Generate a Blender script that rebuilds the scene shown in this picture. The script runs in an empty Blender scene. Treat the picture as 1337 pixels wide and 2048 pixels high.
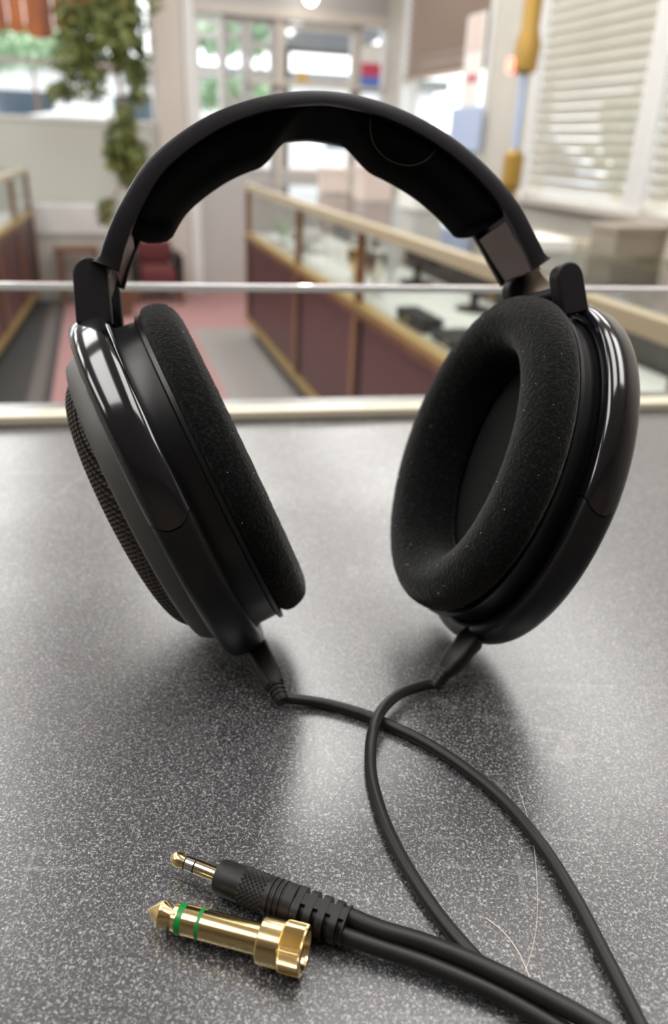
import bpy, bmesh, math, random
from mathutils import Vector, Matrix, noise
random.seed(7)
PI = math.pi
MM = 0.001
sc = bpy.context.scene
col = sc.collection

# ------------------------------------------------------------------ camera
F_PX, CAM_H, PITCH, ROLL = 1540.0, 157.0, math.radians(25.6), math.radians(2.37)
FW = Vector((0, math.cos(PITCH), -math.sin(PITCH)))
UP = Vector((0, math.sin(PITCH), math.cos(PITCH)))
RT = Vector((1, 0, 0))
C0 = Vector((0, 0, CAM_H))
cam = bpy.data.cameras.new('camera')
cam_o = bpy.data.objects.new('camera', cam)
col.objects.link(cam_o)
cam.sensor_fit = 'VERTICAL'
cam.sensor_height = 36.0
cam.sensor_width = 36.0
cam.lens = 36.0 * F_PX / 2048.0
cam.clip_start = 0.01
cam.clip_end = 200
xr = RT * math.cos(ROLL) + UP * math.sin(ROLL)
yu = -RT * math.sin(ROLL) + UP * math.cos(ROLL)
zb = -FW
cam_o.matrix_world = Matrix(((xr.x, yu.x, zb.x, 0), (xr.y, yu.y, zb.y, 0),
                             (xr.z, yu.z, zb.z, CAM_H * MM), (0, 0, 0, 1)))
cam.dof.use_dof = True
cam.dof.focus_distance = 0.188
cam.dof.aperture_fstop = 10.8
sc.camera = cam_o

# ------------------------------------------------------------------ world, exposure
w = bpy.data.worlds.new('world')
sc.world = w
w.use_nodes = True
wn = w.node_tree.nodes
bgn = wn['Background']
bgn.inputs[0].default_value = (0.93, 0.96, 1.0, 1)
bgn.inputs[1].default_value = 3.4
sc.view_settings.view_transform = 'Standard'
sc.view_settings.look = 'None'
sc.view_settings.gamma = 1
sc.view_settings.use_curve_mapping = False
sc.view_settings.exposure = 0.0
CEIL_E = 7.8          # strength of the ceiling diffusers
try:
    sc.cycles.use_denoising = True
    sc.cycles.max_bounces = 10
    sc.cycles.transparent_max_bounces = 16
    sc.cycles.sample_clamp_indirect = 6
    sc.cycles.caustics_reflective = False
    sc.cycles.caustics_refractive = False
except Exception:
    pass

# ------------------------------------------------------------------ pixel -> position helpers (mm)
def ray(u, v):
    a = (u - 668.5) / F_PX
    b = (v - 1024) / F_PX
    x = a * math.cos(ROLL) + b * math.sin(ROLL)
    y = -a * math.sin(ROLL) + b * math.cos(ROLL)
    return FW + RT * x - UP * y
def at_z(u, v, z=0.0):
    r = ray(u, v)
    return C0 + r * ((z - CAM_H) / r.z)
def at_plane(u, v, p, n):
    r = ray(u, v)
    return C0 + r * ((Vector(p) - C0).dot(n) / r.dot(n))
# room frame: s = along the shop, lat = to the right, z up (mm, table top = 0)
RF = Vector((-0.29, 0.957, 0)).normalized()
RR = Vector((RF.y, -RF.x, 0))
def P(lat, s, z):
    return RR * lat + RF * s + Vector((0, 0, z))
def on_s(u, v, s):
    q = at_plane(u, v, RF * s, RF)
    return q.dot(RR), q.z
def on_lat(u, v, lat):
    q = at_plane(u, v, RR * lat, RR)
    return q.dot(RF), q.z
FLOOR = -1000.0
ROT_ROOM = math.atan2(RR.y, RR.x)

# ------------------------------------------------------------------ materials
MATS = {}
def mat(name, colr=(0.5, 0.5, 0.5), rough=0.5, metal=0.0, **kw):
    m = bpy.data.materials.new(name)
    m.use_nodes = True
    b = m.node_tree.nodes['Principled BSDF']
    b.inputs['Base Color'].default_value = (*colr, 1)
    b.inputs['Roughness'].default_value = rough
    b.inputs['Metallic'].default_value = metal
    for k, v in kw.items():
        b.inputs[k].default_value = v
    MATS[name] = m
    return m
def nodes(m):
    return m.node_tree.nodes, m.node_tree.links, m.node_tree.nodes['Principled BSDF']
def ramp(nt, stops):
    r = nt.new('ShaderNodeValToRGB')
    e = r.color_ramp.elements
    while len(e) < len(stops):
        e.new(0.5)
    for i, (p, c) in enumerate(stops):
        e[i].position = p
        e[i].color = (*c, 1)
    return r
def add_noise(m, scale, stops, bump=0.0, bdist=0.0002, detail=3.0, stretch=None):
    nt, lk, b = nodes(m)
    tc = nt.new('ShaderNodeTexCoord')
    n = nt.new('ShaderNodeTexNoise')
    n.inputs['Scale'].default_value = scale
    n.inputs['Detail'].default_value = detail
    src = tc.outputs['Object']
    if stretch:
        mp = nt.new('ShaderNodeMapping')
        mp.inputs['Scale'].default_value = stretch
        lk.new(src, mp.inputs[0])
        src = mp.outputs[0]
    lk.new(src, n.inputs['Vector'])
    if stops:
        r = ramp(nt, stops)
        lk.new(n.outputs['Fac'], r.inputs[0])
        lk.new(r.outputs[0], b.inputs['Base Color'])
    if bump:
        bp = nt.new('ShaderNodeBump')
        bp.inputs['Strength'].default_value = bump
        bp.inputs['Distance'].default_value = bdist
        lk.new(n.outputs['Fac'], bp.inputs['Height'])
        lk.new(bp.outputs[0], b.inputs['Normal'])
    return m
def g(v):
    return (v, v, v)

# speckled dark laminate
def make_laminate():
    m = mat('speckled_laminate', g(0.05), 0.30)
    nt, lk, b = nodes(m)
    b.inputs['Specular IOR Level'].default_value = 0.5
    b.inputs['Coat Weight'].default_value = 1.0
    b.inputs['Coat IOR'].default_value = 1.6
    b.inputs['Coat Roughness'].default_value = 0.27
    tc = nt.new('ShaderNodeTexCoord')
    n1 = nt.new('ShaderNodeTexNoise')
    n1.inputs['Scale'].default_value = 1800
    n1.inputs['Detail'].default_value = 1.5
    n1.inputs['Roughness'].default_value = 0.5
    n1.inputs['Distortion'].default_value = 0.9
    lk.new(tc.outputs['Object'], n1.inputs['Vector'])
    r1 = ramp(nt, [(0.0, (0.010, 0.011, 0.013)), (0.42, (0.017, 0.019, 0.022)), (0.53, (0.045, 0.045, 0.047)), (0.61, (0.18, 0.175, 0.175)), (0.72, (0.38, 0.36, 0.36))])
    lk.new(n1.outputs['Fac'], r1.inputs[0])
    # long thin scratches
    last = r1.outputs[0]
    for k, (rot, sx, sy, th) in enumerate([(0.5, 3.0, 34.0, 0.006), (-0.9, 26.0, 3.0, 0.005), (1.9, 4.0, 30.0, 0.005)]):
        mp = nt.new('ShaderNodeMapping')
        mp.inputs['Rotation'].default_value = (0, 0, rot)
        mp.inputs['Scale'].default_value = (sx, sy, 1)
        mp.inputs['Location'].default_value = (k * 3.1, k * 1.7, 0)
        lk.new(tc.outputs['Object'], mp.inputs[0])
        vo = nt.new('ShaderNodeTexVoronoi')
        vo.feature = 'DISTANCE_TO_EDGE'
        vo.inputs['Scale'].default_value = 0.55
        lk.new(mp.outputs[0], vo.inputs['Vector'])
        lt = nt.new('ShaderNodeMath'); lt.operation = 'LESS_THAN'
        lt.inputs[1].default_value = th
        lk.new(vo.outputs['Distance'], lt.inputs[0])
        nz = nt.new('ShaderNodeTexNoise')
        nz.inputs['Scale'].default_value = 28
        lk.new(tc.outputs['Object'], nz.inputs['Vector'])
        gt = nt.new('ShaderNodeMath'); gt.operation = 'GREATER_THAN'
        gt.inputs[1].default_value = 0.60
        lk.new(nz.outputs['Fac'], gt.inputs[0])
        mu = nt.new('ShaderNodeMath'); mu.operation = 'MULTIPLY'
        lk.new(lt.outputs[0], mu.inputs[0]); lk.new(gt.outputs[0], mu.inputs[1])
        sc_ = nt.new('ShaderNodeMath'); sc_.operation = 'MULTIPLY'
        sc_.inputs[1].default_value = 0.16
        lk.new(mu.outputs[0], sc_.inputs[0])
        mx = nt.new('ShaderNodeMixRGB')
        mx.inputs[2].default_value = (0.32, 0.31, 0.30, 1)
        lk.new(sc_.outputs[0], mx.inputs[0]); lk.new(last, mx.inputs[1])
        last = mx.outputs[0]
    lk.new(last, b.inputs['Base Color'])
    n2 = nt.new('ShaderNodeTexNoise')
    n2.inputs['Scale'].default_value = 14
    n2.inputs['Detail'].default_value = 5
    lk.new(tc.outputs['Object'], n2.inputs['Vector'])
    r2 = ramp(nt, [(0.3, g(0.28)), (0.7, g(0.38))])
    lk.new(n2.outputs['Fac'], r2.inputs[0])
    lk.new(r2.outputs[0], b.inputs['Roughness'])
    bp = nt.new('ShaderNodeBump')
    bp.inputs['Strength'].default_value = 0.12
    bp.inputs['Distance'].default_value = 0.0001
    lk.new(n1.outputs['Fac'], bp.inputs['Height'])
    lk.new(bp.outputs[0], b.inputs['Normal'])
make_laminate()

mat('gloss_black', (0.005, 0.005, 0.007), 0.13, 0.0, **{'Specular IOR Level': 0.65, 'Coat Weight': 0.4, 'Coat Roughness': 0.08})
add_noise(MATS['gloss_black'], 90, None, 0.04, 0.0003)
mat('satin_black', (0.006, 0.006, 0.007), 0.34, 0, **{'Specular IOR Level': 0.4})
mat('matte_black', (0.011, 0.010, 0.012), 0.5, 0, **{'Specular IOR Level': 0.3})
add_noise(MATS['matte_black'], 2500, None, 0.08, 0.0001)
mat('bezel_grey', (0.11, 0.11, 0.105), 0.45, 0.35)
add_noise(MATS['bezel_grey'], 3000, None, 0.1, 0.0001)
mat('grille_metal', (0.060, 0.050, 0.045), 0.30, 0.7)
mat('dark_inside', (0.006, 0.006, 0.006), 0.8)
mat('driver_cloth', (0.012, 0.012, 0.012), 0.95, 0, **{'Specular IOR Level': 0.1})
add_noise(MATS['driver_cloth'], 1800, [(0.3, g(0.008)), (0.7, g(0.026))], 0.3, 0.0002)
mat('velour', (0.006, 0.006, 0.006), 0.95, 0, **{'Sheen Weight': 0.26, 'Sheen Roughness': 0.45, 'Specular IOR Level': 0.05})
MATS['velour'].node_tree.nodes['Principled BSDF'].inputs['Sheen Tint'].default_value = (0.75, 0.76, 0.74, 1)
add_noise(MATS['velour'], 1100, [(0.25, g(0.002)), (0.55, g(0.006)), (0.78, g(0.024))], 0.9, 0.0005, 4)
mat('band_foam', (0.006, 0.006, 0.006), 0.95, 0, **{'Sheen Weight': 0.03, 'Specular IOR Level': 0.05})
add_noise(MATS['band_foam'], 2200, None, 0.4, 0.0002)
mat('slider_steel', (0.20, 0.155, 0.12), 0.38, 0.8)
mat('band_shell', (0.009, 0.008, 0.010), 0.36, 0, **{'Specular IOR Level': 0.25})
mat('sleeve_brown_reflection', (0.085, 0.055, 0.048), 0.24, 0.7)  # brown reflection on the glossy sleeve is put into its base colour
mat('rubber', (0.011, 0.010, 0.010), 0.42, 0, **{'Specular IOR Level': 0.35})
add_noise(MATS['rubber'], 1400, None, 0.10, 0.0001)
mat('moulded_rubber', (0.010, 0.009, 0.009), 0.45, 0, **{'Specular IOR Level': 0.35})
add_noise(MATS['moulded_rubber'], 1800, None, 0.2, 0.0001)
mat('gold', (0.86, 0.66, 0.33), 0.17, 1.0)
mat('pale_gold', (0.80, 0.68, 0.45), 0.15, 1.0)
mat('nickel', (0.68, 0.66, 0.60), 0.18, 1.0)
mat('green_band', (0.0, 0.20, 0.035), 0.35)
mat('lint', (0.75, 0.75, 0.73), 0.8)
mat('hair_brown', (0.10, 0.055, 0.045), 0.5)
mat('scratch_mark', (0.30, 0.29, 0.285), 0.6)
mat('fibre', (0.62, 0.55, 0.46), 0.6)

def glass_mat(name, tint, refl=1.0):
    m = bpy.data.materials.new(name); m.use_nodes = True
    nt = m.node_tree.nodes; lk = m.node_tree.links
    nt.remove(nt['Principled BSDF'])
    t = nt.new('ShaderNodeBsdfTransparent'); t.inputs[0].default_value = (*tint, 1)
    gl = nt.new('ShaderNodeBsdfGlossy'); gl.inputs['Roughness'].default_value = 0.01
    fr = nt.new('ShaderNodeFresnel'); fr.inputs[0].default_value = 1.45
    mu = nt.new('ShaderNodeMath'); mu.operation = 'MULTIPLY'; mu.inputs[1].default_value = refl
    mx = nt.new('ShaderNodeMixShader')
    ge = nt.new('ShaderNodeNewGeometry'); io = nt.new('ShaderNodeMapRange')
    io.inputs[3].default_value = 1.45; io.inputs[4].default_value = 1 / 1.45
    lk.new(ge.outputs['Backfacing'], io.inputs[0]); lk.new(io.outputs[0], fr.inputs[0])
    lk.new(fr.outputs[0], mu.inputs[0]); lk.new(mu.outputs[0], mx.inputs[0])
    lk.new(t.outputs[0], mx.inputs[1]); lk.new(gl.outputs[0], mx.inputs[2])
    lk.new(mx.outputs[0], nt['Material Output'].inputs[0])
    MATS[name] = m
glass_mat('clear_glass', (0.985, 0.99, 0.985))
glass_mat('case_glass', (0.95, 0.965, 0.955))
m = mat('polished_edge', (0.93, 0.95, 0.95), 0.22, 0.0, **{'Coat Weight': 1.0})
try:
    m.node_tree.nodes['Principled BSDF'].inputs['Thin Film Thickness'].default_value = 620
    m.node_tree.nodes['Principled BSDF'].inputs['Thin Film IOR'].default_value = 1.9
except Exception:
    pass
mat('cream_rail', (0.88, 0.80, 0.62), 0.45)
mat('cream_paint', (0.54, 0.495, 0.44), 0.55)
mat('wall_paint', (0.62, 0.59, 0.52), 0.6)
add_noise(MATS['wall_paint'], 6, [(0.3, (0.50, 0.475, 0.42)), (0.7, (0.55, 0.52, 0.465))])
mat('pale_green_panel', (0.50, 0.505, 0.455), 0.6)
mat('white_paint', (0.68, 0.675, 0.66), 0.5)
mat('grey_panel', (0.44, 0.42, 0.405), 0.5)
mat('ceiling_tile', (0.68, 0.67, 0.65), 0.8)
add_noise(MATS['ceiling_tile'], 60, [(0.3, g(0.76)), (0.7, g(0.84))])
mat('maroon_laminate', (0.08, 0.032, 0.034), 0.42)
add_noise(MATS['maroon_laminate'], 40, [(0.3, (0.073, 0.028, 0.03)), (0.7, (0.09, 0.036, 0.038))])
mat('wood_trim', (0.25, 0.115, 0.045), 0.4)
add_noise(MATS['wood_trim'], 12, [(0.3, (0.10, 0.042, 0.018)), (0.7, (0.19, 0.085, 0.035))], stretch=(1, 1, 0.1))
mat('brass_trim', (0.52, 0.37, 0.13), 0.35, 0.55)
mat('brushed_rail', (0.55, 0.47, 0.32), 0.38, 0.45)
mat('black_kick', (0.012, 0.012, 0.013), 0.5)
mat('case_back', (0.075, 0.075, 0.066), 0.6)
mat('post_wood', (0.26, 0.125, 0.055), 0.4)
mat('dark_case', (0.03, 0.025, 0.025), 0.6)
mat('white_cloth', (0.80, 0.80, 0.76), 0.8)
mat('black_velvet', (0.012, 0.012, 0.013), 0.7)
mat('taupe_box', (0.27, 0.23, 0.18), 0.6)
mat('paper', (0.80, 0.78, 0.74), 0.7)
mat('blind_slat', (0.72, 0.69, 0.61), 0.55)
mat('brown_slat', (0.40, 0.31, 0.25), 0.55)
mat('brown_wood', (0.16, 0.075, 0.04), 0.5)
m = mat('orange_wood', (0.42, 0.12, 0.02), 0.45)
add_noise(m, 9, [(0.3, (0.15, 0.035, 0.008)), (0.7, (0.42, 0.12, 0.02))], stretch=(1, 1, 0.3))
mat('red_fabric', (0.12, 0.022, 0.025), 0.8)
mat('leaf', (0.10, 0.15, 0.035), 0.5)
add_noise(MATS['leaf'], 7, [(0.3, (0.07, 0.095, 0.025)), (0.7, (0.22, 0.24, 0.065))])
mat('leaf_bright', (0.34, 0.48, 0.30), 0.6)
mat('bark', (0.20, 0.10, 0.05), 0.8)
mat('terracotta', (0.36, 0.15, 0.07), 0.7)
mat('concrete', (0.55, 0.56, 0.58), 0.8)
mat('awning_grey', (0.16, 0.16, 0.155), 0.7)
mat('car_paint', (0.62, 0.70, 0.86), 0.25, 0.0, **{'Coat Weight': 0.6})
mat('car_glass', (0.05, 0.07, 0.09), 0.08)
mat('tyre', (0.02, 0.02, 0.02), 0.8)
mat('tail_red', (0.6, 0.03, 0.05), 0.3)
mat('poster_red', (0.55, 0.06, 0.12), 0.6)
mat('poster_blue', (0.10, 0.19, 0.55), 0.6)
mat('pale_blue', (0.42, 0.50, 0.68), 0.6)
mat('pale_pink', (0.66, 0.55, 0.50), 0.6)
mat('old_gold', (0.40, 0.24, 0.05), 0.45, 0.35)
mat('yellow_box', (0.55, 0.36, 0.10), 0.6)
mat('dark_metal', (0.05, 0.05, 0.05), 0.4, 0.5)
mat('side_wood', (0.11, 0.05, 0.03), 0.45)
def emis(name, c, s):
    m = mat(name, c, 0.6)
    b = m.node_tree.nodes['Principled BSDF']
    b.inputs['Emission Color'].default_value = (*c, 1)
    b.inputs['Emission Strength'].default_value = s
emis('lamp_diffuser', (1.0, 0.98, 0.955), CEIL_E)
emis('bulb', (1.0, 0.93, 0.84), 14)
emis('red_glow', (1.0, 0.16, 0.12), 5)

# carpet: rose field with grey bands running along the shop
def make_carpet():
    m = mat('carpet', (0.25, 0.1, 0.1), 0.95, 0, **{'Specular IOR Level': 0.1})
    nt, lk, b = nodes(m)
    tc = nt.new('ShaderNodeTexCoord')
    sp = nt.new('ShaderNodeSeparateXYZ')
    lk.new(tc.outputs['Object'], sp.inputs[0])     # object x = lat, y = along the shop (metres)
    def band(src, lo, hi):
        a = nt.new('ShaderNodeMath'); a.operation = 'GREATER_THAN'; a.inputs[1].default_value = lo
        c = nt.new('ShaderNodeMath'); c.operation = 'LESS_THAN'; c.inputs[1].default_value = hi
        lk.new(src, a.inputs[0]); lk.new(src, c.inputs[0])
        d = nt.new('ShaderNodeMath'); d.operation = 'MULTIPLY'
        lk.new(a.outputs[0], d.inputs[0]); lk.new(c.outputs[0], d.inputs[1])
        return d.outputs[0]
    n = nt.new('ShaderNodeTexNoise'); n.inputs['Scale'].default_value = 160
    lk.new(tc.outputs['Object'], n.inputs['Vector'])
    rr = ramp(nt, [(0.3, (0.34, 0.185, 0.182)), (0.7, (0.42, 0.245, 0.24))])
    lk.new(n.outputs['Fac'], rr.inputs[0])
    last = rr.outputs[0]
    def blend(fac, c):
        nonlocal last
        mx = nt.new('ShaderNodeMixRGB'); mx.inputs[2].default_value = (*c, 1)
        lk.new(fac, mx.inputs[0]); lk.new(last, mx.inputs[1]); last = mx.outputs[0]
    both = nt.new('ShaderNodeMath'); both.operation = 'MULTIPLY'
    lk.new(band(sp.outputs['X'], 0.54, 3.0), both.inputs[0]); lk.new(band(sp.outputs['Y'], -4.0, 5.22), both.inputs[1])
    blend(both.outputs[0], (0.30, 0.275, 0.265))
    blend(band(sp.outputs['X'], -3.3, -0.29), (0.065, 0.063, 0.062))
    blend(band(sp.outputs['X'], -0.40, -0.33), (0.15, 0.13, 0.125))
    lk.new(last, b.inputs['Base Color'])
make_carpet()

# ------------------------------------------------------------------ object helpers (all input in mm)
def finish(name, verts, faces, m, parent=None, smooth=False, loc=None, recalc=True, angle=None):
    me = bpy.data.meshes.new(name)
    o0 = loc if loc is not None else Vector((0, 0, 0))
    me.from_pydata([(Vector(v) - o0) * MM for v in verts], [], faces)
    if recalc:
        bm = bmesh.new(); bm.from_mesh(me)
        bmesh.ops.recalc_face_normals(bm, faces=bm.faces)
        bm.to_mesh(me); bm.free()
    if smooth:
        me.polygons.foreach_set('use_smooth', [True] * len(me.polygons))
        if angle:
            me.set_sharp_from_angle(angle=math.radians(angle))
    me.materials.append(MATS[m] if isinstance(m, str) else m)
    o = bpy.data.objects.new(name, me)
    col.objects.link(o)
    o.location = o0 * MM
    if parent is not None:
        attach(o, parent)
    return o
def attach(o, parent):
    o.parent = parent
    loc = Vector((0, 0, 0)); rz = Matrix.Identity(4)
    o.matrix_parent_inverse = world_of(parent).inverted()
def world_of(o):
    mb = Matrix.LocRotScale(o.location, o.rotation_euler, o.scale)
    if o.parent:
        return world_of(o.parent) @ o.matrix_parent_inverse @ mb
    return mb
def tag(o, label, cat, group=None, kind=None):
    o['label'] = label; o['category'] = cat
    if group: o['group'] = group
    if kind: o['kind'] = kind
    return o
def thing(name, loc, label, cat, group=None):
    o = bpy.data.objects.new(name, None)
    o.empty_display_size = 0.05
    col.objects.link(o)
    o.location = Vector(loc) * MM
    return tag(o, label, cat, group)
def struct(o):
    o['kind'] = 'structure'
    return o
def merge(parts):
    V, Fc = [], []
    for v, f in parts:
        k = len(V); V += list(v); Fc += [[i + k for i in q] for q in f]
    return V, Fc
BOXF = [(0, 1, 3, 2), (4, 6, 7, 5), (0, 4, 5, 1), (2, 3, 7, 6), (0, 2, 6, 4), (1, 5, 7, 3)]
def box_vf(fn, a0, a1, b0, b1, c0, c1):
    return [fn(a, b, c) for a in (a0, a1) for b in (b0, b1) for c in (c0, c1)], BOXF
SKEW = [0.0]
def rbox(name, l0, l1, s0, s1, z0, z1, m, parent=None, bev=0):
    """box in room axes (mm): lateral, along the shop, height above the table plane"""
    PP = lambda a, b_, c_: P(a + (b_ - 4376.0) * SKEW[0], b_, c_)
    v, f = box_vf(PP, l0, l1, s0, s1, z0, z1)
    c = PP((l0 + l1) / 2, (s0 + s1) / 2, (z0 + z1) / 2)
    o = finish(name, v, f, m, parent, loc=c)
    if bev:
        bv = o.modifiers.new('bevel', 'BEVEL'); bv.width = bev * MM; bv.segments = 2
    return o
def grid(nu, nv, fn, cu=False, cv=False, cap=False):
    """grid of points fn(i, j); closed in u / v; optional end caps"""
    V = [fn(i, j) for i in range(nu) for j in range(nv)]
    Fc = []
    for i in range(nu if cu else nu - 1):
        for j in range(nv if cv else nv - 1):
            a = i * nv + j; b = i * nv + (j + 1) % nv
            c = ((i + 1) % nu) * nv + (j + 1) % nv; d = ((i + 1) % nu) * nv + j
            Fc.append((a, b, c, d))
    if cap:
        Fc.append(tuple(range(nv))); Fc.append(tuple((nu - 1) * nv + j for j in range(nv)))
    return V, Fc
def spline(pts, n):
    """Catmull-Rom through pts -> n points"""
    pts = [Vector(p) for p in pts]
    q = [pts[0] * 2 - pts[1]] + pts + [pts[-1] * 2 - pts[-2]]
    out = []
    m_ = len(pts) - 1
    for k in range(n):
        t = k / (n - 1) * m_
        i = min(int(t), m_ - 1); t -= i
        p0, p1, p2, p3 = q[i:i + 4]
        out.append(0.5 * ((2 * p1) + (p2 - p0) * t + (2 * p0 - 5 * p1 + 4 * p2 - p3) * t * t + (3 * p1 - p0 - 3 * p2 + p3) * t ** 3))
    return out
def tube_vf(path, rad, nv=14, squash=None):
    n = len(path)
    R = rad if callable(rad) else (lambda t: rad)
    tang = [(path[min(i + 1, n - 1)] - path[max(i - 1, 0)]).normalized() for i in range(n)]
    ref = Vector((0, 0, 1)) if abs(tang[0].z) < 0.95 else Vector((0, 1, 0))
    fr = []
    for t in tang:
        a = t.cross(ref).normalized(); b = a.cross(t).normalized()
        ref = b; fr.append((a, b))
    def fn(i, j):
        th = 2 * PI * j / nv
        r = R(i / (n - 1)); a, b = fr[i]
        return path[i] + a * (r * math.cos(th)) + b * (r * math.sin(th))
    return grid(n, nv, fn, cv=True, cap=True)
def tube(name, path, rad, m, parent=None, nv=14, smooth=True):
    v, f = tube_vf(path, rad, nv)
    return finish(name, v, f, m, parent, smooth, angle=50)
def lathe_vf(o, ax, prof, nv=32, side=None):
    """prof: list of (t along axis, r) in mm"""
    ax = Vector(ax).normalized()
    side = Vector(side) if side else (Vector((0, 0, 1)) if abs(ax.z) < 0.9 else Vector((0, 1, 0)))
    a = ax.cross(side).normalized(); b = a.cross(ax).normalized()
    o = Vector(o)
    def fn(i, j):
        th = 2 * PI * j / nv; t, r = prof[i]
        return o + ax * t + a * (r * math.cos(th)) + b * (r * math.sin(th))
    return grid(len(prof), nv, fn, cv=True, cap=True)
def lathe(name, o, ax, prof, m, parent=None, nv=32, angle=35):
    v, f = lathe_vf(o, ax, prof, nv)
    return finish(name, v, f, m, parent, True, angle=angle)

# ================================================================== the room
L_WALL, R_WALL, S_FAR, S_BACK, CEIL = -3200.0, 2250.0, 6600.0, -2600.0, 1650.0
v, f = box_vf(lambda a, b, c: Vector((a, b, c)), L_WALL - 150, R_WALL + 150, S_BACK - 150, S_FAR + 150, -60, 0)
fo = finish('floor', v, f, 'carpet'); fo.location = (0, 0, FLOOR * MM); fo.rotation_euler = (0, 0, ROT_ROOM); struct(fo)
struct(rbox('ceiling', L_WALL - 150, R_WALL + 150, S_BACK - 150, S_FAR + 150, CEIL, CEIL + 80, 'ceiling_tile'))
struct(rbox('wall_left', L_WALL - 100, L_WALL, S_BACK, S_FAR, FLOOR, CEIL, 'wall_paint'))
struct(rbox('wall_back', L_WALL, R_WALL, S_BACK - 100, S_BACK, FLOOR, CEIL, 'taupe_box'))

# ---- far wall: shop front, low wall, posts, glazing
SILL_L = on_s(150, 243, S_FAR)[1]
SILL_R = on_s(640, 348, S_FAR)[1]
HEAD = on_s(500, 34, S_FAR)[1]
xL0, xL1 = on_s(313, 200, S_FAR)[0], on_s(393, 200, S_FAR)[0]
xR = on_s(797, 150, S_FAR)[0]
struct(rbox('wall_front', L_WALL, xL0, S_FAR, S_FAR + 120, FLOOR, SILL_L, 'pale_green_panel'))
struct(rbox('wall_front', xL1, R_WALL, S_FAR, S_FAR + 120, FLOOR, SILL_R, 'grey_panel'))
struct(rbox('wall_front', L_WALL, R_WALL, S_FAR, S_FAR + 120, HEAD + 420, CEIL, 'wall_paint'))
# soffit with its fascia, lamps hang in front of it
struct(rbox('trim_1', xL1, R_WALL, S_FAR - 60, S_FAR + 100, HEAD, HEAD + 70, 'cream_paint'))
struct(rbox('trim_2', xL1, R_WALL, S_FAR - 20, S_FAR + 100, HEAD + 70, HEAD + 420, 'grey_panel'))
po = rbox('trim_3', xL0, xL1 - 95, S_FAR - 90, S_FAR + 120, FLOOR, CEIL, 'cream_paint', bev=8); struct(po)
p2 = rbox('trim_4', xL1 - 88, xL1, S_FAR - 60, S_FAR + 120, FLOOR, CEIL, 'white_paint', bev=8); struct(p2)
wi = [0]
def window(u0, u1, vt, vb, s, frame_m='white_paint', cross=(), th=45, name=None, sill=True):
    """glazed opening on the far wall between pixel columns u0..u1, rows vt..vb"""
    wi[0] += 1
    um = (u0 + u1) / 2
    a0, a1 = on_s(u0, (vt + vb) / 2, s)[0], on_s(u1, (vt + vb) / 2, s)[0]
    z1, z0 = on_s(um, vt, s)[1], on_s(um, vb, s)[1]
    fr = merge([box_vf(P, a0, a0 + th, s, s + 70, z0, z1), box_vf(P, a1 - th, a1, s, s + 70, z0, z1),
                box_vf(P, a0 + th, a1 - th, s, s + 70, z0, z0 + th), box_vf(P, a0 + th, a1 - th, s, s + 70, z1 - th, z1)])
    o = finish('window_%d' % wi[0], fr[0], fr[1], frame_m); struct(o)
    prev = z1 - th
    for c in list(cross) + [None]:
        zc = on_s(um, c, s)[1] if c is not None else z0 + th
        top = prev
        if c is not None:
            rbox('glazing_bar', a0 + th, a1 - th, s + 5, s + 65, zc - 18, zc + 18, frame_m, o)
            rbox('pane', a0 + th, a1 - th, s + 30, s + 36, zc + 18, top, 'clear_glass', o)
            prev = zc - 18
        else:
            rbox('pane', a0 + th, a1 - th, s + 30, s + 36, zc, top, 'clear_glass', o)
    return o
window(-260, 312, -60, 243, S_FAR, 'white_paint', (120,))
window(394, 447, 34, 348, S_FAR, 'white_paint', (70, 145), 30)
window(449, 492, 34, 348, S_FAR, 'grey_panel', (70, 200), 30)
window(496, 552, 34, 348, S_FAR, 'grey_panel', (88, 152), 40)
window(562, 710, 34, 348, S_FAR, 'cream_paint', (56, 168), 32)
window(714, 772, 34, 348, S_FAR, 'cream_paint', (), 32)
for u0, u1, mm_ in ((552, 562, 'cream_paint'), (772, 800, 'cream_paint')):
    struct(rbox('trim_%d' % (5 if u0 < 600 else 6), on_s(u0, 100, S_FAR)[0], on_s(u1, 100, S_FAR)[0], S_FAR - 40, S_FAR + 100, FLOOR, HEAD, mm_))
struct(rbox('wall_front', on_s(800, 150, S_FAR)[0], R_WALL, S_FAR, S_FAR + 120, SILL_R, HEAD, 'white_paint'))
# dark slot in the right-hand post, built as a raised dark panel
l0 = on_s(782, 140, S_FAR - 40)[0]; l1 = on_s(791, 140, S_FAR - 40)[0]
z1 = on_s(786, 100, S_FAR - 40)[1]; z0 = on_s(786, 172, S_FAR - 40)[1]
o = thing('slot_panel', P((l0 + l1) / 2, S_FAR - 60, z0), 'narrow dark slot built as a panel on the cream post beside the banner', 'panel')
rbox('case', l0, l1, S_FAR - 62, S_FAR - 40, z0, z1, 'dark_metal', o, 3)
rbox('slot_plate', l0 + 8, l1 - 8, S_FAR - 66, S_FAR - 62, z0 + 30, z0 + 120, 'grey_panel', o)

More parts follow.
